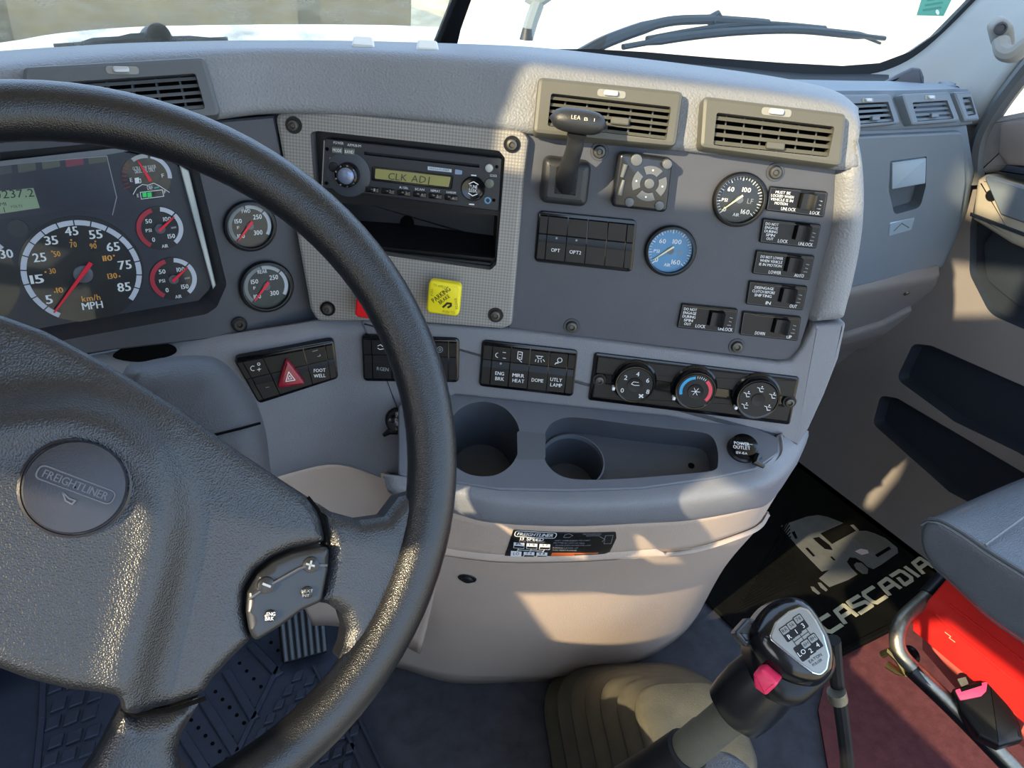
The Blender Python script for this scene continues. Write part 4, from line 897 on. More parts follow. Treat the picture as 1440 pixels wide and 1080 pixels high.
bank('switch bank marked MIRR HEAT, DOME and UTLY LAMP above the cup holders', CS, [(678, 478), (813, 493), (806, 558), (673, 543)], [0, .1, .3, .51, .72, .92, 1],
     {1: [sym(ring(3.5, -5, 0), [(-8, 0), (-2, 0)]), 'LO'] and [sym(ring(3.2, -5, 1, 90, 270), [(2, -3), (6, -2.5)], [(2, 5), (6, 5.5)]),], 2: [sym([(-3, -7), (3, -6), (2, 4), (-4, 3), (-3, -7)], [(-2, 4), (2, 8)], [(-1.5, -3), (1, -3)], [(-2, 1), (.5, 1)])], 3: [sym([(-5, -4), (5, -3)], [(-3, -3), (-2, 0), (2, 0), (3, -2)], [(-5, 1), (-6, 4)], [(-1.5, 2), (-2, 5)], [(2, 2), (2.5, 5)], [(5, 1), (7, 4)])], 4: [sym(ring(3.2, 2, -1), [(-5, 5), (0, 1)], [(-4, 3), (0, 3.5)])]},
     {1: ['ENG', 'BRK'], 2: ['MIRR', 'HEAT'], 3: 'DOME', 4: ['UTLY', 'LAMP']}, h=.006, dots=(1,), split=.42)
bank('switch bank marked RGEN, mostly behind the wheel rim', CS, [(508, 470), (646, 476), (645, 538), (511, 536)], [0, .09, .3, .51, .72, .91, 1],
     {1: [sym([(-6, -2), (-2, -4), (1, -1), (5, -2)], [(-6, 1), (-3, 3), (2, 2), (6, 0)], [(5, -4), (7, -1), (5, 2)])], 4: [sym(ring(4), ring(1.5), m=M_dim)]}, {1: 'RGEN'}, h=.006, split=.44)
HB = bank('hazard switch bank with red triangle button, left of the wheel rim', HZ, [(327, 504), (470, 478), (476, 532), (364, 568)], [0, .06, .27, .69, .92, 1],
     {1: [sym(ring(3.4, -5, 2, 60, 300), ring(1.8, 3, -4), [(1, 4), (6, 3)], [(3.5, 1.5), (3.5, 6)])], 3: [sym([(-4, -4), (3, -6)], [(3, 3), (7, 2), (6, 0)], m=M_dim)]}, {3: ['FOOT', 'WELL'], 1: [sym([(-2, 0), (3, -1)], m=M_dim)]}, h=.005, split=.48)
tri = [(402, 503), (431, 541), (389, 547)]
k = HB.part('hazard_button', MB().plate(rpoly(HB.poly(tri, .012), .004, 6), .004, .013, b=.003, seg=3), M_redh)
HB.part('symbol', MB().line(HB.poly([(406, 523), (415, 534.5), (402, 536.5), (406, 523)], .0134), .0009, .0134), M_white, parent=k)
HB.part('symbol', MB().line(HB.poly([(407, 528), (410.5, 532.5), (405, 533.5), (407, 528)], .0134), .0006, .0134), M_white, parent=k)
# ================================================================== air valve toggle switches
def valve(label, q, lines, left, right, tog, lx, rx, side):
    cx = sum(p[0] for p in q)/4; cy = sum(p[1] for p in q)/4
    T = Th('valve_switch', label, 'toggle switch', CS, (cx, cy), group=None); Q = T.poly(q, .004)
    T.part('plate', MB().plate(rpoly(Q, .002), 0, .004, b=.001), M_sw)
    T.part('rib', MB().line([bil(Q, .12, .05), bil(Q, .3, .1), bil(Q, .96, .1)], .0012, .0052), M_gloss)
    T.part('frame_line', MB().line([bil(Q, .02, .06), bil(Q, .98, .06), bil(Q, .98, .94), bil(Q, .02, .94), bil(Q, .02, .06)], .0005, .0043), mat('edge grey', '3E4248', .4))
    u_, v_ = T.uv(*tog, .004); s = T.sc(*tog)[0]
    v_ += 2.5*s; b_ = T.part('toggle_well', MB().plate(rpoly([(u_-12*s, v_-11*s), (u_+9*s, v_-11*s), (u_+9*s, v_+13*s), (u_-12*s, v_+13*s)], .001), .004, .0052, b=.0005), M_void)
    w_ = .0092; prof = [(-10, .006), (-9, .010), (-4, .009), (1, .0095), (5, .013), (8.5, .0145), (9.5, .011), (9.5, .004), (-10, .004)]
    rs = [[(u_+a*s, v_+sg*w_*.85, z) for a, z in prof] for sg in (-1, 1)]
    T.part('toggle', MB().rings(rs), M_knob, parent=b_, ang=50)
    n = len(lines)
    for i, t in enumerate(lines):
        px = bil([A(*p) for p in q], lx, .2+.15*i if n > 3 else .24+.16*i); txt(T, t, px[0], px[1], 3.7, min(32, 2.9*len(t)+1), M_white, 0, .0045, bold=.05)
    px = bil([A(*p) for p in q], left[1], .84); txt(T, left[0], px[0], px[1], 4.4, 3.5*len(left[0]), M_white, 0, .0045, bold=.05)
    px = bil([A(*p) for p in q], right[1], .86); txt(T, right[0], px[0], px[1], 4.4, 3.4*len(right[0]), M_white, 0, .0045, bold=.05)
    if side: T.part('symbol', MB().line([bil(Q, .88, .36), bil(Q, .93, .38)], .0008, .0045).line([bil(Q, .88, .52), bil(Q, .92, .54)], .0008, .0045).line([bil(Q, .86, .68), bil(Q, .92, .68)], .0008, .0045), M_dim)
    return T
valve('toggle switch reading MUST BE LOCKED WHEN VEHICLE IS IN MOTION', [(1083, 262), (1164, 270), (1158, 306), (1077, 296)], ['MUST BE', 'LOCKED WHEN', 'VEHICLE IS IN', 'MOTION'], ('UNLOCK', .38), ('LOCK', .84), (1134, 285), .24, 0, 1)
valve('toggle switch reading DO NOT ENGAGE DURING SPIN OUT, in the right hand column', [(1073, 307), (1155, 316), (1148, 350), (1068, 341)], ['DO NOT', 'ENGAGE', 'DURING', 'SPIN', 'OUT'], ('LOCK', .4), ('UNLOCK', .8), (1127, 329), .17, 0, 1)
valve('toggle switch reading DO NOT LOWER WHEN VEHICLE IS IN MOTION', [(1064, 352), (1146, 360), (1139, 394), (1058, 385)], ['DO NOT LOWER', 'WHEN VEHICLE', 'IS IN MOTION'], ('LOWER', .38), ('AUTO', .8), (1115, 374), .28, 0, 1)
valve('toggle switch reading DISENGAGE CLUTCH BEFORE SHIFTING', [(1054, 395), (1136, 403), (1129, 437), (1049, 428)], ['DISENGAGE', 'CLUTCH BEFORE', 'SHIFTING'], ('IN', .38), ('OUT', .82), (1107, 417), .27, 0, 1)
valve('toggle switch reading DO NOT ENGAGE DURING SPIN OUT, alone at the lower left', [(959, 427), (1038, 435), (1032, 469), (952, 461)], ['DO NOT', 'ENGAGE', 'DURING', 'SPIN', 'OUT'], ('LOCK', .4), ('UNLOCK', .84), (1007, 450), .17, 0, 1)
valve('toggle switch reading DOWN and UP, lowest of the right hand column', [(1045, 438), (1127, 446), (1122, 480), (1040, 471)], [], ('DOWN', .34), ('UP', .84), (1097, 460), .27, 0, 1)
# ================================================================== lower fascia of the stack
T = Th('lower_fascia', 'grained grey lower fascia carrying the switch banks and heater controls', 'dash panel', CS, (800, 530))
o = T.poly([(505, 450), (540, 453), (600, 455), (722, 464), (900, 486), (1092, 510), (1112, 508), (1126, 492), (1145, 457), (1191, 454), (1180, 505), (1160, 556), (1138, 604), (1122, 630), (1090, 615), (940, 587), (800, 573), (640, 556), (600, 575), (560, 590)], .006)
T.part('face', MB().plate(rpoly(o, .004), -.02, .006, b=.005, seg=3), M_fas, ang=50)
ra = [(100, 505), (200, 488), (300, 474), (400, 459), (470, 449), (540, 452), (620, 456)]
rb = [(100, 610), (200, 600), (300, 590), (400, 575), (470, 570), (550, 572), (620, 570)]
rc = [(100, 690), (200, 690), (320, 685), (405, 661), (475, 649), (550, 672), (620, 700)]
rows = [[fsurf(x, y, .002) for x, y in ra], [fsurf(x, y, .001) for x, y in rb], [fsurf(x, y, .012) for x, y in rc], [fsurf(x, y-2, .05) for x, y in rc]]
vs, fs = grid(rows, 5, 5); T.part('driver_side', world_part(T, MB().add(vs, fs)), M_fas, solid=.006, ang=50)
T.part('opening_shade_patch', world_part(T, MB().add([tuple(HZ.wp(x, y, .006)) for x, y in smo(HZ.poly([(160, 499), (178, 484), (212, 477), (243, 482), (249, 492), (232, 500), (195, 506)]), 4)], [tuple(range(28))])), M_void, flat=True)  # flat black patch painted for the dark inside an opening
# rolled front band below the tray
G_ = [(540, 668), (639, 679), (700, 688), (800, 690), (900, 687), (1000, 673), (1062, 660), (1094, 638), (1095, 612)]
Mi = [(545, 690), (639, 698), (700, 708), (800, 713), (905, 711), (1015, 698), (1085, 680), (1122, 645), (1137, 606)]
Bo = [(560, 700), (639, 721), (693, 734), (800, 739), (900, 735), (975, 730), (1050, 716), (1086, 702), (1122, 650)]
tg = [tof(SH.hit(x, y)) for x, y in G_]
dm = [.0, -.004, -.006, -.008, -.006, -.004, .0, .02, .03]; db = [.03, .02, .015, .013, .015, .02, .03, .06, .12]
dg = [.01, 0, 0, 0, 0, 0, 0, 0, 0]
rows = [[atT(x, y-2, t+.006) for (x, y), t in zip(G_, tg)], [atT(x, y+1, t) for (x, y), t in zip(G_, tg)], [atT(x, y, tof(SH.hit(x, y))+d_+.012) for (x, y), t, d_ in zip(Mi, tg, dm)], [atT(x, y, t+d_) for (x, y), t, d_ in zip(Bo, tg, db)],
        [atT(x, y-3, t+d_+.03) for (x, y), t, d_ in zip(Bo, tg, db)]]
vs, fs = grid(rows, 5, 5); T.part('front_roll', world_part(T, MB().add(vs, fs)), M_fas, solid=.005, ang=60)
# ================================================================== cup holder tray
T = Th('cup_holder_tray', 'slate plastic cup holder tray set into the lower stack', 'cup holder', SH, (860, 630))
o = rpoly(T.poly([(560, 570), (640, 550), (800, 566), (940, 584), (1060, 602), (1094, 616), (1095, 638), (1062, 661), (1000, 674), (900, 688), (800, 691), (700, 689), (620, 676), (560, 668)]), .006)
c1 = T.uv(676, 620); r1 = .043
h1 = smo(T.poly([(640, 583), (658, 570), (682, 566), (706, 573), (722, 588), (730, 606), (730, 632), (718, 656), (694, 670), (662, 669), (638, 654), (627, 628), (629, 603)]), 4)
h2 = smo(T.poly([(765, 618), (770, 603), (781, 593), (800, 588), (830, 590), (880, 597), (940, 604), (985, 609), (1001, 616), (1008, 632), (1009, 652), (1002, 663), (960, 668), (900, 673), (840, 676), (800, 674), (777, 663), (765, 644)]), 4)
notch = T.poly([(729, 603), (765, 606), (765, 650), (728, 652)])
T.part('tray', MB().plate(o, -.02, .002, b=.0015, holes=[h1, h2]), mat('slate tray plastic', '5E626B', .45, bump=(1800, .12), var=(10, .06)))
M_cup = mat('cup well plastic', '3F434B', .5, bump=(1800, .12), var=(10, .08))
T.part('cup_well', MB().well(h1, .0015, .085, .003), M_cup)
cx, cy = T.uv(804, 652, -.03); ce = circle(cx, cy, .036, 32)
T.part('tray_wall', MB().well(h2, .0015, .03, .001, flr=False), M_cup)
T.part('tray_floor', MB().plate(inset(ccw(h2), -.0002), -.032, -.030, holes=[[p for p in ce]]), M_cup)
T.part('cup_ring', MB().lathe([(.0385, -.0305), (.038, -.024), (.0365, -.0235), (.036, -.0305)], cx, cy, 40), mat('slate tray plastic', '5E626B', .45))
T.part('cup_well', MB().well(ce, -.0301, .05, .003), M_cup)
T.part('bridge', MB().plate(T.poly([(729, 604), (765, 608), (765, 652), (728, 650)], -.0), -.03, -.004, b=.002), M_cup) if False else None
T.part('drain_mark', MB().cyl(*T.uv(972, 655, -.03), -.031, -.0294, .004, n=12), M_void)
# notch between the wells
T.part('notch', MB().plate(rpoly(T.poly([(727, 606), (767, 610), (767, 646), (728, 646)], .002), .004), .0018, .0024), mat('notch slate', '54585F', .5))
# ================================================================== heater controls
HV = Th('heater_panel', 'glossy black heater control panel with three round dials', 'heater controls', CS, (978, 548), h=.006)
q = [(836, 496), (1125, 531), (1111, 598), (827, 563)]
HV.part('frame', MB().plate(rpoly(HV.poly(q, .003), .004), -.01, .003, b=.0015, seg=2), M_gloss)
qq = [(840, 500), (1121, 534), (1107, 593), (832, 559)]; Q = HV.poly(qq, .004)
HV.part('upper_face', MB().plate(rpoly(sub(Q, 0, 1, 0, .42), .001), .003, .0055, b=.0015), M_sw)
HV.part('lower_face', MB().plate(rpoly(sub(Q, 0, 1, .62, 1), .001), .003, .005, b=.0015), M_sw)
for x, y in ((843, 534), (1110, 565)): screw(HV, x, y, .0055, M_screw, .004, M_sw)
def dial(x, y, r, name='dial'):
    s = HV.sc(x, y)[0]; c = HV.uv(x, y, .016); R = r*s
    k = HV.part(name, MB().lathe([(R*1.12, .002), (R*1.1, .006), (R*1.02, .0075), (R*1.0, .014), (R*.94, .0165), (R*.9, .0165), (R*.86, .0158), (.0005, .0158)], *c, n=44), M_gloss)
    return k, c, s, R
k, c, s, R = dial(893, 541, 28.5)
HV.part('knob_face', MB().cyl(*c, .0155, .0162, R*.85, n=40), M_knob, parent=k)
for t, x, y in (('0', -17, 10), ('2', -12, -8), ('4', 5, -13), ('6', 19, -4), ('8', 19, 12)): txt(HV, t, 893+x-1, 541+y-2, 6, 4.5, M_white, 0, .0166, parent=k)
HV.part('button_ring', MB().lathe([(R*.36, .0162), (R*.36, .0175), (R*.3, .0172), (.0005, .0172)], *c, n=24), M_sw, parent=k)
HV.part('symbol', MB().line(HV.poly([(898, 538), (891, 537), (888, 540), (892, 542), (899, 542)], .0176), .0006, .0176), M_white, parent=k)
HV.part('fan_symbol', MB().line([HV.uv(899, 555, .0166), HV.uv(904, 559, .0166)], .0016, .0166).line([HV.uv(904, 555, .0166), HV.uv(899, 559, .0166)], .0016, .0166), M_white, parent=k)
HV.part('pointer', MB().plate(rpoly([(c[0]-R*1.07, c[1]-R*.42), (c[0]-R*.93, c[1]-R*.42), (c[0]-R*.93, c[1]-R*.25), (c[0]-R*1.07, c[1]-R*.25)], .0008), .010, .0166, b=.0005), M_white, parent=k)
k, c, s, R = dial(978, 550, 29.5)
HV.part('knob_face', MB().cyl(*c, .0155, .0162, R*.85, n=40), M_knob, parent=k)
HV.part('cold_arc', MB().arc(*c, R*.62, R*.76, 100*D, 200*D, .0166), M_blue, parent=k); HV.part('warm_arc', MB().arc(*c, R*.62, R*.78, -38*D, 52*D, .0166), mat('warm arc', 'E0485A', .5), parent=k)
mb = MB()
for a in (92, 84, 76, 68, 60): mb.line([(c[0]+R*.66*math.cos(a*D), c[1]+R*.66*math.sin(a*D)), (c[0]+R*.76*math.cos(a*D), c[1]+R*.76*math.sin(a*D))], .0006, .0166)
HV.part('tick_marks', mb, M_white, parent=k)
HV.part('button_ring', MB().lathe([(R*.36, .0162), (R*.36, .0175), (R*.3, .0172), (.0005, .0172)], *c, n=24), M_sw, parent=k)
mb = MB()
for a in (0, 60, 120): mb.line([(c[0]-R*.2*math.cos(a*D), c[1]-R*.2*math.sin(a*D)), (c[0]+R*.2*math.cos(a*D), c[1]+R*.2*math.sin(a*D))], .0006, .0176)
HV.part('snow_symbol', mb, M_white, parent=k)
HV.part('pointer', MB().plate(rpoly([(c[0]-R*1.0, c[1]-R*.58), (c[0]-R*.86, c[1]-R*.58), (c[0]-R*.86, c[1]-R*.42), (c[0]-R*1.0, c[1]-R*.42)], .0008), .010, .0166, b=.0005), M_white, parent=k)
k, c, s, R = dial(1066, 562, 31)
HV.part('knob_face', MB().cyl(*c, .0155, .0162, R*.85, n=40), M_knob, parent=k)
HV.part('button_ring', MB().lathe([(R*.3, .0162), (R*.3, .0172), (R*.26, .017), (.0005, .017)], *c, n=24), M_sw, parent=k)
for x, y in ((-16, -7), (3, -14), (20, -5), (-19, 9), (13, 12)):
    mb = MB(); px, py = 1066+x, 562+y; mb.line(HV.poly([(px-4, py-3), (px-1, py-2), (px, py+3), (px+4, py+3)], .0166), .0007, .0166).line(HV.poly([(px+1, py-2), (px+5, py-1)], .0166), .0007, .0166).cyl(*HV.uv(px+3, py-4, .0166), .016, .0166, .0008, n=8)
    HV.part('symbol', mb, M_white, parent=k)
HV.part('pointer', MB().plate(rpoly([(c[0]-R*.95, c[1]-R*.6), (c[0]-R*.82, c[1]-R*.6), (c[0]-R*.82, c[1]-R*.46), (c[0]-R*.95, c[1]-R*.46)], .0008), .010, .0166, b=.0005), M_white, parent=k)
# ================================================================== power outlets
def outlet(label, fr, x, y, r, rot, strap):
    T = Th('power_outlet', label, 'power outlet', fr, (x, y)); s = fr.sc(x, y)[0]; R = r*s
    T.part('collar', MB().lathe([(R*1.15, -.004), (R*1.12, .004), (R*1.0, .006), (R*.9, .005)], n=32), M_black)
    T.part('cap', MB().cyl(0, 0, .002, .014, R*1.0, R*.97, n=32, b=.002), M_gloss)
    T.part('strap', MB().tube([(R*.85, -R*.75, .009), T.P(*strap[0], .01), T.P(*strap[1], .006)], [.006, .0045, .0025], 8), M_gloss)
    c, sn = math.cos(-rot*D), math.sin(-rot*D)
    for t, dy, cap, wd in (('POWER', -9, 5, 23), ('OUTLET', -3, 5, 26), ('12V-15A', 5.5, 3.6, 17)):
        dy *= r/21; txt(T, t, x-sn*dy, y+c*dy-2, cap*r/21, wd*r/21, M_white, rot, .0144, bold=.05)
    T.part('print_line', MB().line([(-R*.5*math.cos(rot*D), -R*.5*math.sin(rot*D)), (R*.5*math.cos(rot*D), R*.5*math.sin(rot*D))], .0005, .0145), M_white)
    return T
outlet('capped power outlet at the right end of the cup holder tray', SH, 1043, 634, 19, 0, ((1062, 650), (1074, 656)))
outlet('capped power outlet left of the cup holders, half behind the wheel rim', HZ if False else Fr(CS.hit(560, 590, .004), yawn(20, 20)), 562, 590, 18, -95, ((548, 606), (540, 612)))
# ================================================================== taupe console below
r0 = [(x, y-3) for x, y in Bo]
r1 = [(575, 768), (623, 776), (700, 785), (800, 785), (900, 779), (970, 773), (1035, 753), (1064, 739), (1076, 722)]
r2 = [(x, y+5) for x, y in r1]
r3 = [(530, 850), (590, 866), (670, 876), (770, 880), (860, 868), (925, 848), (980, 826), (1010, 808), (1020, 796)]
r4 = [(500, 930), (559, 939), (636, 960), (740, 959), (820, 954), (880, 940), (930, 914), (962, 890), (980, 868)]
t0 = [t+d_+.010 for t, d_ in zip(tg, db)]
p4 = [atZ(x, y, .0) for x, y in r4]; t4 = [tof(p) for p in p4]
def lerp(a, b, k): return a+(b-a)*k
R_ = [[atT(*p, t) for p, t in zip(r0, t0)], [atT(*p, lerp(t, tt, .14)) for p, t, tt in zip(r1, t0, t4)]]
R2 = [[atT(*p, lerp(t, tt, .14)+.003) for p, t, tt in zip(r1, t0, t4)], [atT(*p, lerp(t, tt, .17)-.001) for p, t, tt in zip(r2, t0, t4)], [atT(*p, lerp(t, tt, .55)) for p, t, tt in zip(r3, t0, t4)], p4]
T = Th('lower_console', 'taupe plastic console below the cup holders, curving down to the floor', 'console', CS, (800, 800))
vs, fs = grid(R_, 5, 5); UB = T.part('upper_band', world_part(T, MB().add(vs, fs)), M_beige, solid=.006, ang=60)
vs, fs = grid(R2, 5, 6); FP = T.part('front_panel', world_part(T, MB().add(vs, fs)), M_beige, solid=.006, ang=60)
k0 = [(360, 690), (405, 663), (475, 651), (530, 663), (575, 692), (620, 722)]
k1 = [(370, 730), (420, 708), (480, 692), (535, 703), (580, 730), (615, 760)]
k2 = [(400, 800), (440, 790), (490, 785), (540, 795), (580, 810), (610, 830)]
k3 = [(440, 880), (465, 880), (500, 885), (530, 895), (560, 905), (590, 920)]
tk = [tof(fsurf(x, y, .02)) for x, y in k0]; tk[-1] = t0[1]+.01; tk[-2] = t0[0]+.01
rows = [[atT(*p, t) for p, t in zip(k0, tk)], [atT(*p, t+.05) for p, t in zip(k1, tk)], [atT(*p, t+.16) for p, t in zip(k2, tk)], [atT(*p, t+.27) for p, t in zip(k3, tk)]]
vs, fs = grid(rows, 5, 5); T.part('knee_panel', world_part(T, MB().add(vs, fs)), M_beige, solid=.006, ang=60)
bvF, bvB = bvh(FP, T), bvh(UB, T)
p_, n_ = rayhit(bvF, 657, 813); n_ = n_ if n_@ray(657, 813) < 0 else -n_
f = Fr(p_, n_); mb = MB().lathe([(.013, -.002), (.012, .0012), (.008, .0012), (.0075, .004), (.005, .005), (.002, .0035)], n=20, cap1=True)
mb.v = [T.loc(f.wp(*v)) for v in mb.v]; T.part('screw', mb, M_knob)
LC = T
# shift pattern decal on the band: the sheet and its print follow the curved plastic
c4 = [rayhit(bvB, x, y)[0] for x, y in ((712, 781), (866, 748), (722, 745), (857, 780))]
ctr = sum(c4)/4; nD = np.cross(c4[1]-c4[2], c4[0]-c4[2]); nD = nD if nD@(CAM-ctr) > 0 else -nD
DF = Fr(ctr, nD, ex=c4[1]-c4[2])
T = Th('shift_pattern_decal', 'black decal with a 13 speed shift pattern on the taupe console', 'decal', DF)
def drape(p):
    w_ = T.wp(p[0], p[1], .05); h_ = bvB.ray_cast(Vector(w_), Vector(-T.ez)); return (T.loc(np.array(h_[0]))[2] if h_[0] is not None else 0)
_part = T.part
do = rpoly(T.poly([(722, 744), (866, 747), (867, 756), (858, 776), (848, 781), (709, 782)]), [.003, .003, .003, .004, .003, .002])
surf(T, do, lambda p: drape(p)+.001, mat('decal black', '17191B', .35), 'plate', step=.006, edge=.0004, th=.0012)
def dpart(name, mb, m, parent=None, **k):
    mb.v = [(x, y, z+.0006+drape((x, y))) for x, y, z in mb.v]; return _part(name, mb, m, parent, **k)
T.part = dpart
oc = T.uv(753, 749.5, .0006); s = T.sc(753, 750)[0]; s2 = T.sc(753, 750)[1]
ov_ = rpoly([(-29, -4), (29, -4), (29, 4), (-29, 4)], 3.8); ov_ = [(oc[0]+x*s, oc[1]+y*s2) for x, y in ov_]
T.part('logo_oval', MB().line(ov_+[ov_[0]], .0009, .0006), M_white)
txt(T, 'FREIGHTLINER', 753, 749.6, 4.2, 50, M_white, 0, .0008, bold=.06, skew=.2)
txt(T, '13 SPEED', 748, 756, 4, 33, M_white, 0, .0008, bold=.08); txt(T, 'RTO, RTLO, RTOM', 748, 759.6, 2, 36, M_dim, 0, .0008)
for i, (x, y) in enumerate(((730, 765), (748, 765.5), (766, 766), (726, 777), (744, 777.5), (762, 778))):
    T.part('gear_box', MB().plate(T.poly([(x-7.5, y-4), (x+7.5, y-3.6), (x+6.8, y+4), (x-8.2, y+3.7)]), .0004, .0006), M_white)
    if i != 3: T.part('gear_box_lower', MB().plate(T.poly([(x-6.8, y+.3), (x+6.8, y+.6), (x+6.2, y+3.3), (x-7.4, y+3)]), .0005, .0008), mat('decal black', '17191B', .35))
    txt(T, ('R', '1 5', '3 7', 'LO', '2 6', '4 8')[i], x, y+(0 if i == 3 else -1.6), 2.6 if i != 3 else 4, 8, mat('decal black', '17191B', .35), 0, .001)
mb = MB()
for a in (((729, 769), (727, 773)), ((747, 769), (745, 773)), ((765, 770), (763, 774)), ((728, 771), (764, 772))): mb.line(T.poly(a), .0008, .0008)
T.part('gate_lines', mb, M_white)
for i, (x, y, wd, t) in enumerate(((832, 748.5, 26, 'OPERATING INSTRUCTIONS'), (834, 751, 20, 'SEE DRIVER MANUAL'), (795, 757.5, 30, 'SHIFT WITH CARE'), (812, 757.5, 36, 'USE CLUTCH TO START'), (800, 761, 44, 'SPLITTER IN LOW OR HIGH'), (806, 764.5, 50, 'RANGE LEVER DOWN FOR LOW'), (795, 768, 36, 'RANGE LEVER UP'), (794, 771.5, 34, 'FOR HIGH RANGE'))):
    txt(T, t, x, y, 1.9, wd, M_dim, 0, .0008)
T.part('orange_bar', MB().plate(T.poly([(776, 774.5), (808, 775), (807, 780.5), (774, 780)]), .0004, .0006), mat('decal orange', 'C8602A', .5))
T.part('orange_bar', MB().plate(T.poly([(808, 775.2), (842, 776), (840, 777.6), (808, 777)]), .0004, .0006), mat('decal orange', 'C8602A', .5))
T.part('lever_outline', MB().line(T.poly([(851, 751), (862, 751), (859, 763), (849, 763), (851, 751)]), .0005, .0008).line(T.poly([(794, 748), (800, 746.5), (805, 749), (800, 752), (792, 752), (794, 748)]), .0005, .0008).line(T.poly([(843, 752), (850, 756), (846, 760)]), .0005, .0008), M_dim)
# ================================================================== steering column cover
WC = A(-.03, .42, .856); WN = A(math.sin(-1.5*D)*math.cos(34.6*D), -math.cos(-1.5*D)*math.cos(34.6*D), math.sin(34.6*D))
WF = Fr(WC, WN)
T = Th('column_cover', 'grey grained steering column cover behind the wheel hub', 'column cover', WF, (250, 600), h=-.12)
o = smo(T.poly([(170, 520), (205, 502), (262, 494), (308, 498), (340, 524), (364, 558), (379, 600), (386, 650), (388, 710), (320, 740), (200, 735), (150, 640)], .0), 5)
surf(T, o, lambda p: 0, mat('column cover plastic', '44464B', .5, bump=(900, .35), var=(5, .07)), 'upper_shell', step=.01, edge=.03, th=.11)
T.part('seam', MB().tube([T.P(300, 612, .002), T.P(337, 603, .0), T.P(366, 595, -.003)], .0012, 6), M_void)
# ================================================================== steering wheel
SWL = Th('steering_wheel', 'black leather steering wheel with grained hub pad and round horn button', 'steering wheel', WF)
R0 = .212; n, mseg = 96, 20; vs = []
for i in range(n):
    a = 2*math.pi*i/n
    for j in range(mseg):
        b = 2*math.pi*j/mseg; rr = R0+.0172*math.cos(b); vs.append((rr*math.cos(a), rr*math.sin(a), .0165*math.sin(b)))
fs = [(i*mseg+j, ((i+1) % n)*mseg+j, ((i+1) % n)*mseg+(j+1) % mseg, i*mseg+(j+1) % mseg) for i in range(n) for j in range(mseg)]
SWL.part('rim', MB().add(vs, fs), M_rim, ang=80)
plat = SWL.poly([(-250, 560), (-60, 590), (0, 591), (50, 585), (100, 584), (145, 595), (180, 615), (212, 645), (228, 690), (231, 740), (222, 800), (204, 870), (188, 930), (178, 975), (165, 1050), (-250, 1050)], .03)
sd = pdist(plat)
def sst(x): x = max(0, min(1, x)); return x*x*(3-2*x)
def padh(p): d = sd(p); return .010+.016*sst((d+.022)/.026)-.004*sst((d-.002)/.02)
surf(SWL, rpoly(SWL.poly(padp, .016), .006), padh, M_wpad, 'hub_pad', step=.007, edge=.007, th=.04)
# right spoke and lower spoke
spk = [(440, 702), (470, 722), (510, 733), (545, 728), (566, 700), (600, 690), (606, 740), (585, 820), (550, 880), (500, 935), (478, 935), (487, 913), (491, 889), (484, 866), (464, 852), (449, 850), (458, 800), (463, 765), (455, 730)]
surf(SWL, rpoly(SWL.poly(spk, .006), .003), lambda p: .006, M_wpad, 'spoke', step=.007, edge=.009, th=.02)
spk2 = [(172, 998), (193, 1008), (240, 1000), (287, 983), (270, 1012), (257, 1036), (250, 1058), (253, 1085), (275, 1120), (300, 1150), (60, 1180), (95, 1125), (130, 1075), (158, 1020)]
surf(SWL, rpoly(SWL.poly(spk2, .006), .003), lambda p: .008, M_wpad, 'spoke', step=.007, edge=.010, th=.02)
# mirrored spokes on the unseen left half
for sp_ in (spk, spk2):
    q = [(-a-.005, b) for a, b in SWL.poly(sp_, .006)]; 
    if sp_ is spk: surf(SWL, rpoly(q, .003), lambda p: .006, M_wpad, 'spoke', step=.01, edge=.009, th=.02)
# thumb switch pod on the right spoke
pod = [(463, 767), (461, 800), (452, 846), (425, 858), (395, 880), (358, 903), (350, 885), (346, 860), (348, 833), (363, 808), (386, 790), (413, 778), (440, 772)]
k = surf(SWL, rpoly(SWL.poly(pod, .009), .004), lambda p: .0115, M_wgl, 'switch_pod', step=.007, edge=.003, th=.02)
for x, y, r_ in ((437, 794, 12), (374, 823, 13), (432, 833, 9), (380, 866, 9)):
    s = SWL.sc(x, y, .012)[0]; SWL.part('button', MB().lathe([(r_*s, .011), (r_*s*.9, .0135), (r_*s*.5, .0145), (.0004, .0148)], *SWL.uv(x, y, .012), n=24), M_wgl, parent=k)
SWL.part('ridge_line', MB().tube([SWL.P(350, 843, .0118), SWL.P(374, 826, .0135), SWL.P(420, 800, .0135), SWL.P(437, 794, .0135), SWL.P(460, 795, .0118)], .0008, 6), M_panel, parent=k)
SWL.part('plus_mark', MB().line(SWL.poly([(431, 793), (442, 796)], .0155), .0012, .0155).line(SWL.poly([(438, 789), (435, 800)], .0155), .0012, .0155), M_dim, parent=k)
SWL.part('minus_mark', MB().line(SWL.poly([(370, 821), (380, 825)], .0155), .0014, .0155), M_dim, parent=k)
txt(SWL, 'NEXT', 432, 831, 3.6, 16, M_dim, -14, .0155, parent=k); txt(SWL, 'INT', 430, 837.5, 3.6, 10, M_dim, -14, .0155, parent=k); txt(SWL, 'ENG', 381, 863.5, 5, 12, M_white, -14, .0155, parent=k, bold=.05); txt(SWL, 'BRK', 379, 870, 5, 12, M_white, -14, .0155, parent=k, bold=.05)
SWL.part('seam', MB().tube([SWL.P(x, y, .012) for x, y in ((433, 699), (447, 716), (456, 738), (463, 766))], .0012, 6), M_void)
SWL.part('seam', MB().tube([SWL.P(x, y, h_) for x, y, h_ in ((171, 996, .014), (192, 1006, .014), (240, 999, .012), (289, 982, .008))], .0014, 6), M_void)
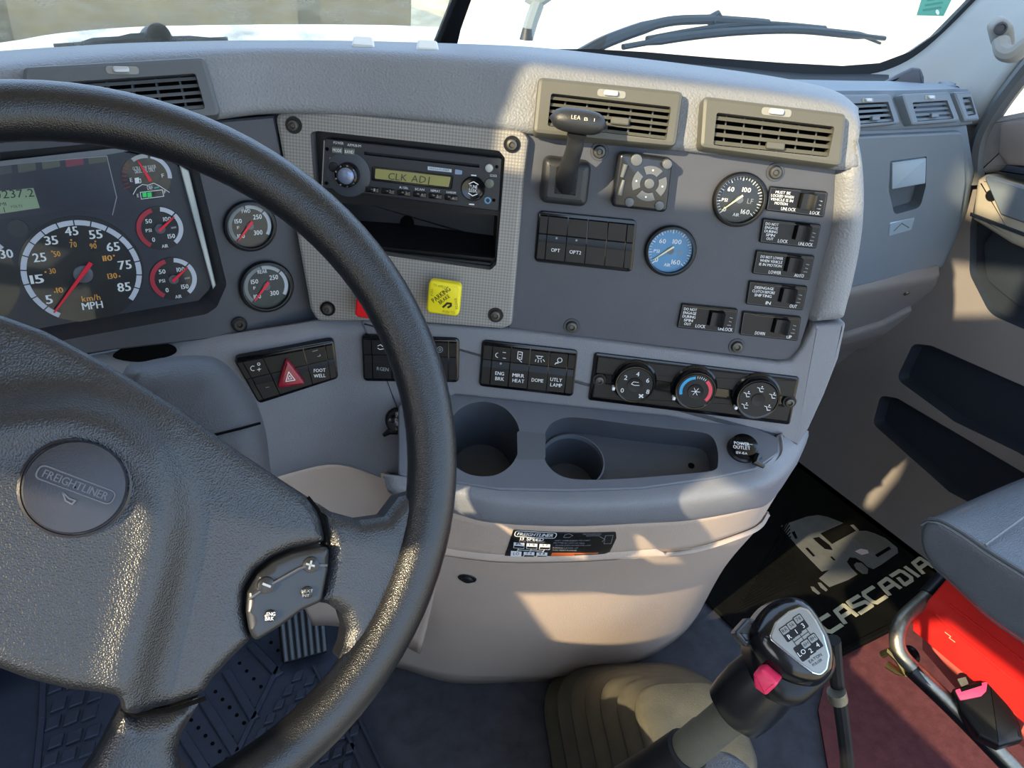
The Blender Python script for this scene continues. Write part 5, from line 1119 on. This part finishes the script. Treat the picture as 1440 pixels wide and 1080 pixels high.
# horn button
hc = SWL.uv(106, 685, .028); s = SWL.sc(106, 685, .028)[0]; R = 79*s
hb = SWL.part('horn_button', MB().lathe([(R*1.06, .014), (R*1.04, .0235), (R*.985, .0245), (R*.975, .0225), (R*.955, .0225), (R*.945, .027), (R*.91, .0283), (R*.6, .0292), (.0005, .0295)], *hc, n=64), mat('horn button plastic', '2C2B30', .3, bump=(1500, .08), var=(60, .15)))
ang_ = -35; ca, sa = math.cos(ang_*D), math.sin(ang_*D); oc = SWL.uv(107, 682, .0295)
ov = rpoly([(-59*s, -11*s), (59*s, -11*s), (59*s, 11*s), (-59*s, 11*s)], 10*s, 6); ov = [(oc[0]+x*ca-y*sa, oc[1]+x*sa+y*ca) for x, y in ov]; ov.append(ov[0])
M_emb = mat('embossed edge', '5A585C', .3)
SWL.part('emblem_ring', MB().tube([(x, y, .0293) for x, y in ov], .0006, 6, caps=False), M_emb, parent=hb)
txt(SWL, 'FREIGHTLINER', 107, 682, 11, 100, M_emb, ang_, .0302, parent=hb, bold=.06)
SWL.part('horn_symbol', MB().line(SWL.poly([(88, 692), (92, 704), (101, 709), (106, 704)], .0302), .0008, .0302).line(SWL.poly([(88, 692), (97, 701), (106, 704)], .0302), .0008, .0302), M_emb, parent=hb)
# ================================================================== floor mats and pedals (driver side)
FL = WORLD
def fz(pts, z): return [tuple(atZ(x, y, z)[:2]) for x, y in pts]
T = Th('floor_mat', 'black rubber driver floor mat with raised bars and stepped tread blocks', 'floor mat', WORLD)
base = fz([(-140, 860), (0, 840), (200, 830), (455, 828), (480, 880), (545, 1085), (560, 1300), (-200, 1300)], .006)
M_rubd = mat('slate rubber mat', '2E3342', .6, bump=(700, .3, 'n'), var=(40, .2))
T.part('sheet', MB().plate(base, .0005, .012), M_rubd)
cen = [atZ(290, 1060, .012)]
# dotted centre field with slanting bars
bars = [((386, 935), (450, 1062+0)), ]
mb = MB()
def bar(p0, p1, w_, z0=.012, z1=.018, mbx=None):
    a, b = A(*fz([p0], z1)[0]), A(*fz([p1], z1)[0]); d = unit(b-a); n_ = A(-d[1], d[0])*w_/2
    (mbx if mbx is not None else mb).plate([tuple(a-n_), tuple(b-n_), tuple(b+n_), tuple(a+n_)], z0, z1, b=.0015)
for p0, p1 in (((352, 905), (393, 948)), ((318, 942), (358, 1010)), ((282, 978), (332, 1058)), ((255, 1030), (290, 1085)), ((240, 1075), (262, 1120))):
    b_ = MB(); bar(p0, p1, .016, mbx=b_); T.part('raised_bar', b_, M_rubd)
b_ = MB(); bar((394, 930), (330, 1062), .008, mbx=b_); bar((330, 1062), (280, 1180), .008, mbx=b_); T.part('border_rib', b_, M_rubd)
b_ = MB(); bar((62, 880), (58, 1010), .010, mbx=b_); bar((58, 1010), (40, 1180), .010, mbx=b_); T.part('border_rib', b_, M_rubd)
b_ = MB(); bar((440, 935), (470, 990), .006, mbx=b_); bar((478, 1010), (520, 1100), .008, mbx=b_); bar((500, 1000), (545, 1095), .006, mbx=b_); T.part('border_rib', b_, M_rubd)
# stepped tread blocks
tb = MB()
for i in range(7):
    for j in range(3):
        x = 74+j*26+i*-2+(i % 2)*6; y = 893+i*26+j*-7+14
        tb.plate(fz([(x, y), (x+20, y-8), (x+16, y+9), (x-4, y+17)], .018), .012, .018, b=.001)
for i in range(6):
    for j in range(3):
        x = 415+j*17-i*13; y = 945+i*20+j*6
        tb.plate(fz([(x, y), (x+12, y-4), (x+8, y+9), (x-5, y+13)], .018), .012, .018, b=.001)
for i in range(4):
    for j in range(3):
        x = 462+j*18-i*5; y = 1010+i*24-j*6
        tb.plate(fz([(x, y), (x+12, y-4), (x+10, y+9), (x-3, y+14)], .018), .012, .018, b=.001)
for i in range(2):
    for j in range(3):
        x = 4+j*22; y = 862+i*22+j*2
        tb.plate(fz([(x, y), (x+18, y-3), (x+20, y+13), (x+2, y+16)], .018), .012, .018, b=.001)
T.part('tread_blocks', tb, M_rubd, kind='stuff')
db_ = MB()
for i in range(9):
    for j in range(7):
        x, y = 400-i*17+j*10-22, 880+i*20+j*11-18
        if x < 395-(y-930)*.45 and x > 360-(y-880)*.75: db_.cyl(*fz([(x, y)], .012)[0], .0115, .0138, .003, n=8)
T.part('dots', db_, M_void, kind='stuff')
PD = Th('accelerator_pedal', 'ribbed black accelerator pedal seen through the wheel spokes', 'pedal', Fr(atZ(425, 905, .05), A(0, -.8, .6)))
q = [(387, 872), (452, 835), (460, 918), (400, 934)]; Q = PD.poly([(384, 800), (450, 790), (461, 918), (398, 935)])
PD.part('plate', MB().plate(rpoly(Q, .006), -.012, 0, b=.003), M_rubber)
for k_ in range(7):
    s_ = (k_+.5)/7; a, b = bil(Q, s_, .03), bil(Q, s_, .97); PD.part('rib', MB().plate([(a[0]-.0035, a[1]), (a[0]+.0035, a[1]), (b[0]+.0035, b[1]), (b[0]-.0035, b[1])], 0, .006, b=.0015), mat('worn pedal rib', '4A4C50', .45))
T = Th('clutch_pedal', 'dark pedal pad at the left edge below the wheel', 'pedal', Fr(atZ(5, 920, .08), A(0, -.6, .8)))
T.part('plate', MB().plate(rpoly(T.poly([(-70, 885), (0, 872), (44, 860), (38, 905), (10, 935), (-70, 950)]), .008), -.012, 0, b=.004, seg=2), M_rubber)
for k_ in range(3):
    for j in range(3):
        x, y = -30+k_*22, 888+j*16-k_*3; T.part('stud', MB().plate(rpoly(T.poly([(x-8, y-5), (x+8, y-7), (x+8, y+5), (x-8, y+7)]), .003), 0, .005, b=.002), M_rubd)
T.part('arm', MB().tube([T.P(-20, 925, -.01), T.P(-60, 1080, -.06)], .014, 10), M_rubber)
# ================================================================== passenger mat with print
T = Th('floor_mat', 'black ribbed passenger mat printed with a pale truck and the word CASCADIA', 'floor mat', WORLD)
mo = fz([(990, 842), (1030, 770), (1075, 680), (1110, 600), (1150, 560)], .012)+[(1.485, 1.20), (1.485, .52)]+fz([(1305, 860), (1174, 925), (1140, 940), (1037, 887)], .012)
T.part('sheet', MB().plate(rpoly(ccw(mo), .01), .0065, .014, b=.003), M_mat)
rb_ = MB()
for k_ in range(20):
    x0 = 1000+k_*2.2; p0 = (1075+k_*1.6-40, 720+k_*-1.0+60); 
    a = A(*fz([(1034+k_*3.0, 862-k_*5.2)], .0145)[0]); b = A(*fz([(1120-k_*.6, 822-k_*5.2)], .0145)[0])
    d = unit(b-a); n_ = A(-d[1], d[0])*.0016; rb_.plate([tuple(a-n_), tuple(b-n_), tuple(b+n_), tuple(a+n_)], .0135, .0158, b=.0008)
T.part('ribs', rb_, M_mat, kind='stuff')
def mprint(name, pts, m, z=.0152): T.part(name, MB().plate(fz(pts, z), z-.0008, z), m)
# crop coordinates of the printed truck: photo = 1080+x/6, 700+y/6
P6 = lambda L: [(1080+x/6, 700+y/6) for x, y in L]
mprint('truck_print', P6([(110, 235), (180, 210), (330, 158), (420, 145), (500, 160), (580, 190), (632, 212), (440, 300), (540, 390), (740, 280), (830, 278), (900, 300), (990, 340), (1090, 420), (1098, 462), (960, 560), (890, 600), (840, 580), (800, 540), (740, 505), (690, 500), (665, 540), (700, 590), (755, 645), (680, 690), (520, 752), (432, 678), (520, 605), (455, 620), (250, 410), (130, 270)]), M_print)
mprint('grille_print', P6([(735, 340), (820, 285), (880, 300), (1010, 375), (1045, 410), (930, 470), (840, 440)]), M_dkprint, .0158)
mprint('bumper_print', P6([(905, 480), (1020, 410), (1040, 430), (925, 500)]), M_void, .0160)
mprint('headlight_print', P6([(735, 450), (780, 430), (840, 440), (850, 465), (790, 480)]), mat('headlight print', 'C8BDBB', .5), .0160)
mprint('wheel_print', P6([(725, 565), (745, 545), (790, 550), (845, 600), (840, 640), (800, 640), (745, 600)]), M_dkprint, .0156)
mprint('wheel_print', P6([(420, 715), (445, 715), (505, 775), (490, 788), (445, 755)]), M_print); mprint('wheel_print', P6([(360, 748), (385, 750), (442, 805), (425, 815), (375, 780)]), M_print)
mprint('side_window_print', P6([(380, 340), (430, 330), (520, 400), (545, 440), (480, 430), (410, 370)]), M_void, .0158)
for L in ([(200, 290), (225, 280), (250, 340), (230, 345)], [(315, 425), (335, 420), (398, 490), (380, 495)], [(525, 498), (540, 495), (570, 525), (555, 528)]): mprint('side_window_print', P6(L), M_void, .0158)
mprint('mirror_print', P6([(695, 230), (720, 225), (770, 275), (745, 278)]), M_print)
# CASCADIA along the mat's front edge
pa_, pb_ = A(*fz([(1166, 890)], .015)[0]), A(*fz([(1312, 797)], .015)[0]); ex = unit(pb_-pa_)
TF = Fr(A(*pa_, .0152), ZZ, ex=A(ex[0], ex[1], 0))
hgt = abs(TF.uv(1160, 866)[1]-TF.uv(1170, 893)[1])*.8; wt = np.linalg.norm(pb_-pa_)
pen = 0; L_ = []
BL = {'C': [[(1, 1), (.15, 1), (0, .8), (0, .2), (.15, 0), (1, 0)]], 'A': [[(0, 0), (.25, .95), (1, 1), (1, 0)], [(.12, .42), (1, .42)]], 'S': [[(1, 1), (.1, 1), (0, .6), (.95, .45), (1, 0), (0, 0)]], 'D': [[(.1, 1), (.9, 1), (1, .8), (1, .2), (.8, 0), (.15, 0), (.3, .6)]], 'I': [[(.5, 0), (.5, 1)]]}
lw = []
for ch in 'CASCADIA':
    wd = .4 if ch == 'I' else 1.15
    b_ = MB(); ww = hgt*wd*.88; zq = 0
    for st_ in BL[ch]: b_.line([((pen+x*wd*.88)*hgt, y*hgt) for x, y in st_], hgt*.26, zq, .0008); zq += .0001
    lw.append((ch, b_)); pen += wd*.88+.3
kx = wt/((pen-.3)*hgt)
for ch, b_ in lw:
    b_.v = [tuple(TF.wp(x*kx, y, z)) for x, y, z in b_.v]; T.part('lettering', b_, M_lprint)
mb = MB(); a, b = A(*fz([(1174, 925)], .015)[0]), A(*fz([(1300, 862)], .015)[0]); T.part('mat_edge', MB().plate([tuple(a), tuple(b), tuple(b+A(0, .012)), tuple(a+A(0, .012))], .006, .017, b=.002), M_mat)
# ================================================================== gear lever
tK = .60
KN = -ray(1115, 905); KN = unit(unit(KN)*.9+ZZ*.25+A(0, -.25, 0))
kx_ = RT*math.cos(33*D)+UP*math.sin(33*D)
KF = Fr(atT(1115, 905, tK), KN, ex=kx_)
GS = Th('gear_lever', 'black gear lever knob with silver 13 speed shift plate and red splitter button', 'gear lever', KF)
ko = smo(GS.poly([(1054, 898), (1061, 873), (1080, 851), (1108, 840), (1134, 846), (1153, 870), (1169, 903), (1173, 935), (1161, 957), (1138, 967), (1102, 958), (1070, 932)], .0), 4)
surf(GS, ko, lambda p: .012, M_gloss, 'knob_head', step=.005, edge=.014, th=.03, ang=70)
body = [(1052, 905), (1065, 880), (1100, 870), (1150, 890), (1170, 925), (1165, 952), (1140, 978), (1117, 992), (1085, 985), (1060, 950)]
bd = smo(GS.poly(body, -.02), 3)
GS.part('knob_body', MB().plate(bd, -.06, .0, b=.012, seg=4), M_black, ang=60)
ins = rpoly(GS.poly([(1083, 897), (1091, 877), (1110, 861), (1126, 855), (1136, 858), (1146, 872), (1157, 893), (1165, 922), (1162, 940), (1154, 948), (1143, 945), (1128, 934), (1108, 918)], .0135), .004)
GS.part('plate_rim', MB().plate(inset(ccw(ins), -.0012), .008, .0135, b=.001, seg=2), M_chrome)
sp_ = GS.part('shift_plate', MB().plate(ins, .010, .0139, b=.0004), M_silver)
z_ = .0143; KP = lambda x, y: GS.uv(1060+x/7.72, 820+y/7.72, z_)
mb = MB()
for L in ([(400, 590), (480, 700)], [(480, 530), (560, 640)], [(560, 480), (630, 580)], [(440, 640), (590, 530)]): mb.line([KP(*p) for p in L], .0005, z_)
GS.part('gate_lines', mb, M_black, sp_)
for i, (x, y, t) in enumerate(((360, 545, 'R'), (435, 490, '1'), (508, 425, '3'), (520, 755, 'LO'), (590, 695, '2'), (665, 635, '4'))):
    c = A(*KP(x, y)); w_, h_ = .0036, .0058; o = rpoly([(c[0]-w_, c[1]-h_), (c[0]+w_, c[1]-h_), (c[0]+w_, c[1]+h_), (c[0]-w_, c[1]+h_)], .0012)
    g = GS.part('gear_mark', MB().plate(o, z_-.0004, z_+.0001), M_black, sp_)
    if i != 3: GS.part('gear_mark_upper', MB().plate(rpoly([(c[0]-w_*.82, c[1]+.0002), (c[0]+w_*.82, c[1]+.0002), (c[0]+w_*.82, c[1]+h_*.88), (c[0]-w_*.82, c[1]+h_*.88)], .0008), z_, z_+.0003), M_silver, sp_)
    px = (1060+x/7.72, 820+y/7.72)
    f2 = GS; vs2 = MB(); su = None
    def ktx(t, cx, cy, hh, m, zz):
        b2 = MB(); pen = 0; pl = []
        for ch in t: vs_, fs_, wd = GL[ch]; pl.append((vs_, fs_, pen)); pen += wd+.16
        for vs_, fs_, p_ in pl: b2.add([(cx+(vx+p_-(pen-.16)/2)*hh, cy+(vy-.5)*hh, zz) for vx, vy in vs_], fs_)
        GS.part('lettering', b2, m, sp_, flat=True)
    if i == 3: ktx('LO', c[0], c[1], .0034, M_white, z_+.0005)
    else: ktx(t, c[0], c[1]-.0028, .0034, M_white, z_+.0005); ktx({'R': 'RR', '1': '56', '3': '78', '2': '6H', '4': '8H'}[t], c[0], c[1]+.0028, .0026, M_black, z_+.0006)
c = A(*KP(668, 815)); ktx('EATON', c[0], c[1], .0022, M_black, z_+.0003); c = A(*KP(690, 860)); ktx('FULLER', c[0], c[1], .0018, M_black, z_+.0003)
rl = rpoly(GS.poly([(1031, 890), (1050, 869), (1064, 872), (1060, 895), (1050, 912)], -.01), .003)
GS.part('range_lever', MB().plate(rl, -.03, -.005, b=.004, seg=3), mat('range lever grey', '3A4048', .3))
sb = [(1060, 946), (1074, 939), (1096, 960), (1078, 977), (1062, 965)]
BF = Fr(atT(1076, 958, tK-.012), unit(KN+RT*-.5-UP*.4), ex=RT)
mb = MB().plate(rpoly(BF.poly(sb), .003), -.03, .004, b=.003, seg=3); mb.v = [GS.loc(BF.wp(*v)) for v in mb.v]
GS.part('splitter_button', mb, M_pink)
# collar and lever shaft: one axis running down and towards the driver side to the boot
axd = atT(940, 1078, .70)-atT(1095, 935, .64); ax0 = atT(1100, 930, .625)
def ell(c, r_, ry=None, n_=24, axis=axd):
    t = unit(axis); e1 = unit(np.cross(t, KN)); e2 = np.cross(t, e1); ry = ry or r_
    return [tuple(c+e1*r_*math.cos(2*math.pi*k_/n_)+e2*ry*math.sin(2*math.pi*k_/n_)) for k_ in range(n_)]
L1 = [(0, .026, .021), (.12, .0275, .022), (.22, .029, .023), (.34, .0285, .0225), (.42, .027, .021), (.44, .020, .018)]
c0 = atT(1098, 935, .64); c1 = atT(1030, 1003, .665)
cl_ = c1-c0
rs = [ell(c0+cl_*(k_/.44), a_, b_) for k_, a_, b_ in L1]
GS.part('collar', world_part(GS, MB().rings(rs)), mat('collar black', '0F1013', .3), ang=50)
c2 = atT(930, 1085, .72)
rs = [ell(c1+(c2-c1)*k_, .0165+.001*(k_ > .35), axis=c2-c1) for k_ in (-.3, 0, .34, .36, .62, .64, 1.2)]
GS.part('shaft', world_part(GS, MB().rings(rs)), M_boot)
rs = [ell(c1+(c2-c1)*k_, r_, axis=c2-c1) for k_, r_ in ((.6, .0185), (.62, .021), (1.0, .024), (1.5, .03), (1.55, .02))]
GS.part('shaft_sleeve', world_part(GS, MB().rings(rs)), M_rubber)
# air line beside the knob
T = Th('air_hose', 'thin black air line with a silver crimp running down beside the gear knob', 'hose', WORLD)
hp = [atT(1172, 900, .68), atT(1176, 950, .7), atT(1184, 1010, .72), atT(1190, 1060, .74), atT(1194, 1120, .76)]
T.part('hose', world_part(T, MB().tube(cr(hp, 5), .0065, 10)), M_rubber)
T.part('crimp', world_part(T, MB().tube([atT(1176, 972, .699), atT(1179, 985, .703)], .0085, 14)), M_steel)
# ================================================================== gear lever boot: nested square bellows
T = Th('gear_boot', 'black rubber bellows boot around the gear lever base', 'gear boot', WORLD)
ba = atZ(905, 1050, .03); topc = atT(975, 1035, 1.0)
zb = ba[2]; rs = []
def sq(c, wx, wy, z, yaw, rad=.35, n_=8):
    e1 = A(math.cos(yaw), math.sin(yaw), 0); e2 = A(-math.sin(yaw), math.cos(yaw), 0); P_ = rpoly([(-wx, -wy), (wx, -wy), (wx, wy), (-wx, wy)], min(wx, wy)*rad*2, n_)
    return [tuple(A(c[0], c[1], z)+e1*x+e2*y) for x, y in P_]
nf = 7; yw = -22*D
for k_ in range(nf):
    t = k_/(nf-1); c = ba+(topc-ba)*t; z = .004+(topc[2]-.01)*t**.9; W_ = .15*(1-t)+.07*t; H_ = .17*(1-t)+.075*t
    dz = (topc[2]-.01)/nf*.5
    rs += [sq(c, W_*.9, H_*.9, z, yw), sq(c, W_, H_, z+dz*.35, yw), sq(c, W_, H_, z+dz*.8, yw), sq(c, W_*.88, H_*.88, z+dz*1.35, yw)]
rs.append(sq(topc, .028, .028, topc[2]+.01, yw, .49))
T.part('bellows', MB().rings(rs), M_boot, ang=75)
# ================================================================== passenger seat
T = Th('passenger_chair', 'grey vinyl passenger seat on a bright red steel base', 'chair', Fr(A(1.0, .2, .42), A(-1, 0, 0)))
def cush(z0, z1, x0, x1, y0, y1, n_=12, e=3.2):
    """soft box"""
    rs = []; cz = (z0+z1)/2; hz = (z1-z0)/2
    for k_ in range(n_+1):
        ph = -math.pi/2+math.pi*k_/n_; sz = math.copysign(abs(math.sin(ph))**(2/e), math.sin(ph)); sr = abs(math.cos(ph))**(2/e)
        r_ = []
        for j in range(40):
            th_ = 2*math.pi*j/40; c, s = math.cos(th_), math.sin(th_)
            r_.append(((x0+x1)/2+(x1-x0)/2*sr*math.copysign(abs(c)**(2/5), c), (y0+y1)/2+(y1-y0)/2*sr*math.copysign(abs(s)**(2/5), s), cz+hz*sz))
        rs.append(r_)
    return MB().rings(rs)
pip = [(1296, 736), (1306, 731), (1324, 735), (1356, 754), (1387, 776), (1440, 809), (1510, 850), (1600, 900)]
bot = [(1600, 1010), (1510, 958), (1440, 909), (1387, 871), (1356, 842), (1331, 818), (1312, 802), (1298, 783), (1291, 757)]
o = [tuple(p) for p in cr(T.poly(pip+bot), 4, closed=True)]
surf(T, o, lambda p: 0, M_vinyl, 'side_panel', step=.012, edge=.010, th=.03)
prof = [A(*T.uv(x, y)) for x, y in pip]; prof = resamp(prof, 22); bq = resamp([A(*T.uv(x, y)) for x, y in bot], 22)
full = [tuple(p) for p in prof]+[tuple(p) for p in bq]; cxy = A(*np.mean(np.array(full), 0))
rs = []
for k_ in range(15):
    t = k_/14; d = .004+.50*t; bulge = 1+.16*math.sin(math.pi*min(1, t*1.0))**.6
    rs.append([(cxy[0]+(p[0]-cxy[0])*(1+.03*math.sin(math.pi*t)), cxy[1]+(p[1]-cxy[1])*(bulge if p[1] > cxy[1] else 1), -d) for p in full])
T.part('cushion', MB().rings(rs), M_vinyl, ang=80)
T.part('piping', MB().tube([(p[0], p[1], -.006) for p in prof], .0032, 8), mat('piping grey', '5A5E62', .4))
T.part('stitch_line', MB().tube([(p[0], p[1]+.002, -.001) for p in [q-A(0, .006) for q in prof]], .0009, 6), mat('stitch grey', '7A7C7C', .6))
bk = [T.wp(p[0]+.02, p[1]+.028, -.0) for p in prof[1:8]]
T.part('front_seam', MB().tube([(prof[7][0], prof[7][1]+.006, -.004), (prof[6][0]+.004, prof[6][1]+.021, -.12), (prof[6][0]+.006, prof[6][1]+.027, -.25), (prof[6][0]+.006, prof[6][1]+.021, -.40)], .0018, 6), mat('stitch grey', '7A7C7C', .6))
# ================================================================== red seat base
SBF = Fr(A(1.03, .2, .3), A(-1, 0, .12)); PC = T
def sbp(name, mb, m, parent=None, **k): mb.v = [PC.loc(SBF.wp(*v)) for v in mb.v]; return PC.part(name, mb, m, parent, **k)
BS = sbp('base', MB().plate(SBF.poly([(1332, 812), (1282, 871), (1283, 887), (1334, 930), (1400, 985), (1440, 1018), (1540, 1100), (1560, 990), (1440, 900)]), -.015, 0, b=.002), M_red, label='bright red steel base')
for a, b in (((1316, 865), (1424, 955)), ((1336, 850), (1440, 930))):
    sbp('fold', MB().tube([SBF.P(*a, -.0005), SBF.P(*b, -.0005)], .0028, 8), M_red, BS)
sbp('riser', MB().plate(SBF.poly([(1270, 880), (1300, 880), (1340, 925), (1400, 980), (1440, 1020), (1440, 1090), (1380, 1040), (1320, 985), (1270, 925)]), -.07, -.05, b=.002), mat('pale red steel', 'B85850', .45, var=(20, .15)), BS)
sbp('bolt', MB().lathe([(.016, -.05), (.014, -.043), (.008, -.043), (.006, -.048)], *SBF.uv(1281, 921, -.05), n=20, cap1=True), M_black, BS)
sbp('pedestal', MB().plate(SBF.poly([(1345, 830), (1340, 920), (1420, 985), (1520, 1060), (1560, 990), (1440, 905)]), -.40, -.10), M_red, BS)
sbp('catch_mark', MB().line([SBF.uv(1329, 889, .001), SBF.uv(1337, 895, .001), SBF.uv(1335, 897, .001), SBF.uv(1343, 903, .001)], .0012, .0012), mat('scratch pale', 'E8A080', .5), BS)
tb_ = tof(SBF.hit(1300, 900))-.03
bp = [atT(1330, 812, tb_+.07), atT(1300, 842, tb_+.04), atT(1272, 868, tb_+.01), atT(1262, 892, tb_-.0), atT(1266, 918, tb_-.005), atT(1290, 945, tb_-.015), atT(1340, 992, tb_-.03), atT(1400, 1052, tb_-.05), atT(1450, 1105, tb_-.06)]
AB = PC.part('adjusting_bar', world_part(PC, MB().tube(cr(bp, 6), .0115, 12)), M_steel, label='bent bare steel bar with black sleeves')
PC.part('bracket', world_part(PC, MB().tube([atT(1242, 920, tb_+.02), atT(1250, 916, tb_+.005), atT(1262, 926, tb_), atT(1275, 948, tb_), atT(1262, 944, tb_+.01), atT(1247, 934, tb_+.02)], .006, 8)), mat('zinc yellow steel', 'B89A58', .35, metal=.7, var=(60, .2)), AB)
PC.part('sleeve', world_part(PC, MB().tube(cr([atT(1282, 940, tb_-.012), atT(1340, 995, tb_-.027), atT(1400, 1056, tb_-.047), atT(1452, 1112, tb_-.057)], 4), .0135, 12)), M_black, AB)
PC.part('sleeve', world_part(PC, MB().tube([atT(1335, 806, tb_+.075), atT(1303, 840, tb_+.043)], .0145, 12)), M_black, AB)
BKf = Fr(atT(1385, 985, tb_-.06), unit(-ray(1385, 985)*.8+ZZ*.5), ex=RT)
T = Th('seat_belt_buckle', 'black seat belt buckle with a rose red release button, lower right corner', 'buckle', BKf)
T.part('shell', MB().plate(rpoly(T.poly([(1339, 968), (1392, 954), (1412, 966), (1436, 1020), (1440, 1040), (1405, 1050), (1375, 1035), (1350, 1000)]), .004), -.03, 0, b=.006, seg=3), M_black)
T.part('release_button', MB().plate(rpoly(T.poly([(1343, 970), (1389, 958), (1387, 972), (1380, 979), (1350, 985)], .002), .002), -.004, .003, b=.001, seg=2), mat('rose red button', 'C0406A', .4))
T.part('tongue_slot', MB().plate(T.poly([(1350, 968), (1380, 959), (1381, 964), (1352, 973)], .003), .002, .0036), M_void)
T.part('latch', MB().plate(rpoly(T.poly([(1346, 955), (1358, 952), (1362, 962), (1352, 966)], .0), .001), -.004, .001), M_steel)
# ================================================================== driver seat bits at the bottom edge
DSf = Fr(A(-.02, .36, .0), ZZ, up=A(0, 1, 0))
pc = atZ(745, 1056, .40)
T = Th('driver_seat_cushion', 'pale corner of the driver seat cushion at the bottom edge, left of the boot', 'seat', Fr(A(0, 0, 0), ZZ, up=A(0, 1, 0)))
T.part('cushion', cush(.28, .40, pc[0]-.50, pc[0]+.035, pc[1]-.55, pc[1]+.012), mat('seat cloth', '8A8880', .6, bump=(500, .5)), ang=80)
pc = atZ(1008, 1054, .50)
AM = Th('armrest_end', 'rounded grey vinyl armrest end at the bottom edge, under the gear lever', 'armrest', Fr(A(pc[0], pc[1], .5), ZZ, up=A(0, 1, 0)))
AM.part('pad', cush(-.06, .0, -.055, .035, -.30, .012, e=2.4), M_vinyl, ang=80)
# ================================================================== unseen sun mask standing as driver's door, holes shaped to cast sun patches
LW = Fr(A(-.66, .3, .9), A(1, 0, 0))
def lw_(pts): return [(LW.loc((-.66, y, z))[0], LW.loc((-.66, y, z))[1]) for y, z in pts]
o = lw_([(-1.1, -.1), (1.3, -.1), (1.3, 2.7), (-1.1, 2.7)])
mkobj('door_sun_mask', MB().plate(ccw(o), -.04, 0, holes=[ccw(h_) for h_ in [lw_(w_) for w_ in SUN_MASK_HOLES]]), M_door, frame=LW, kind='structure')


mkobj('ceiling', MB().box((.4, .1, 1.93), (2.3, 1.7, .04)), mat('pale headliner', 'D8D4CC', .8), kind='structure')
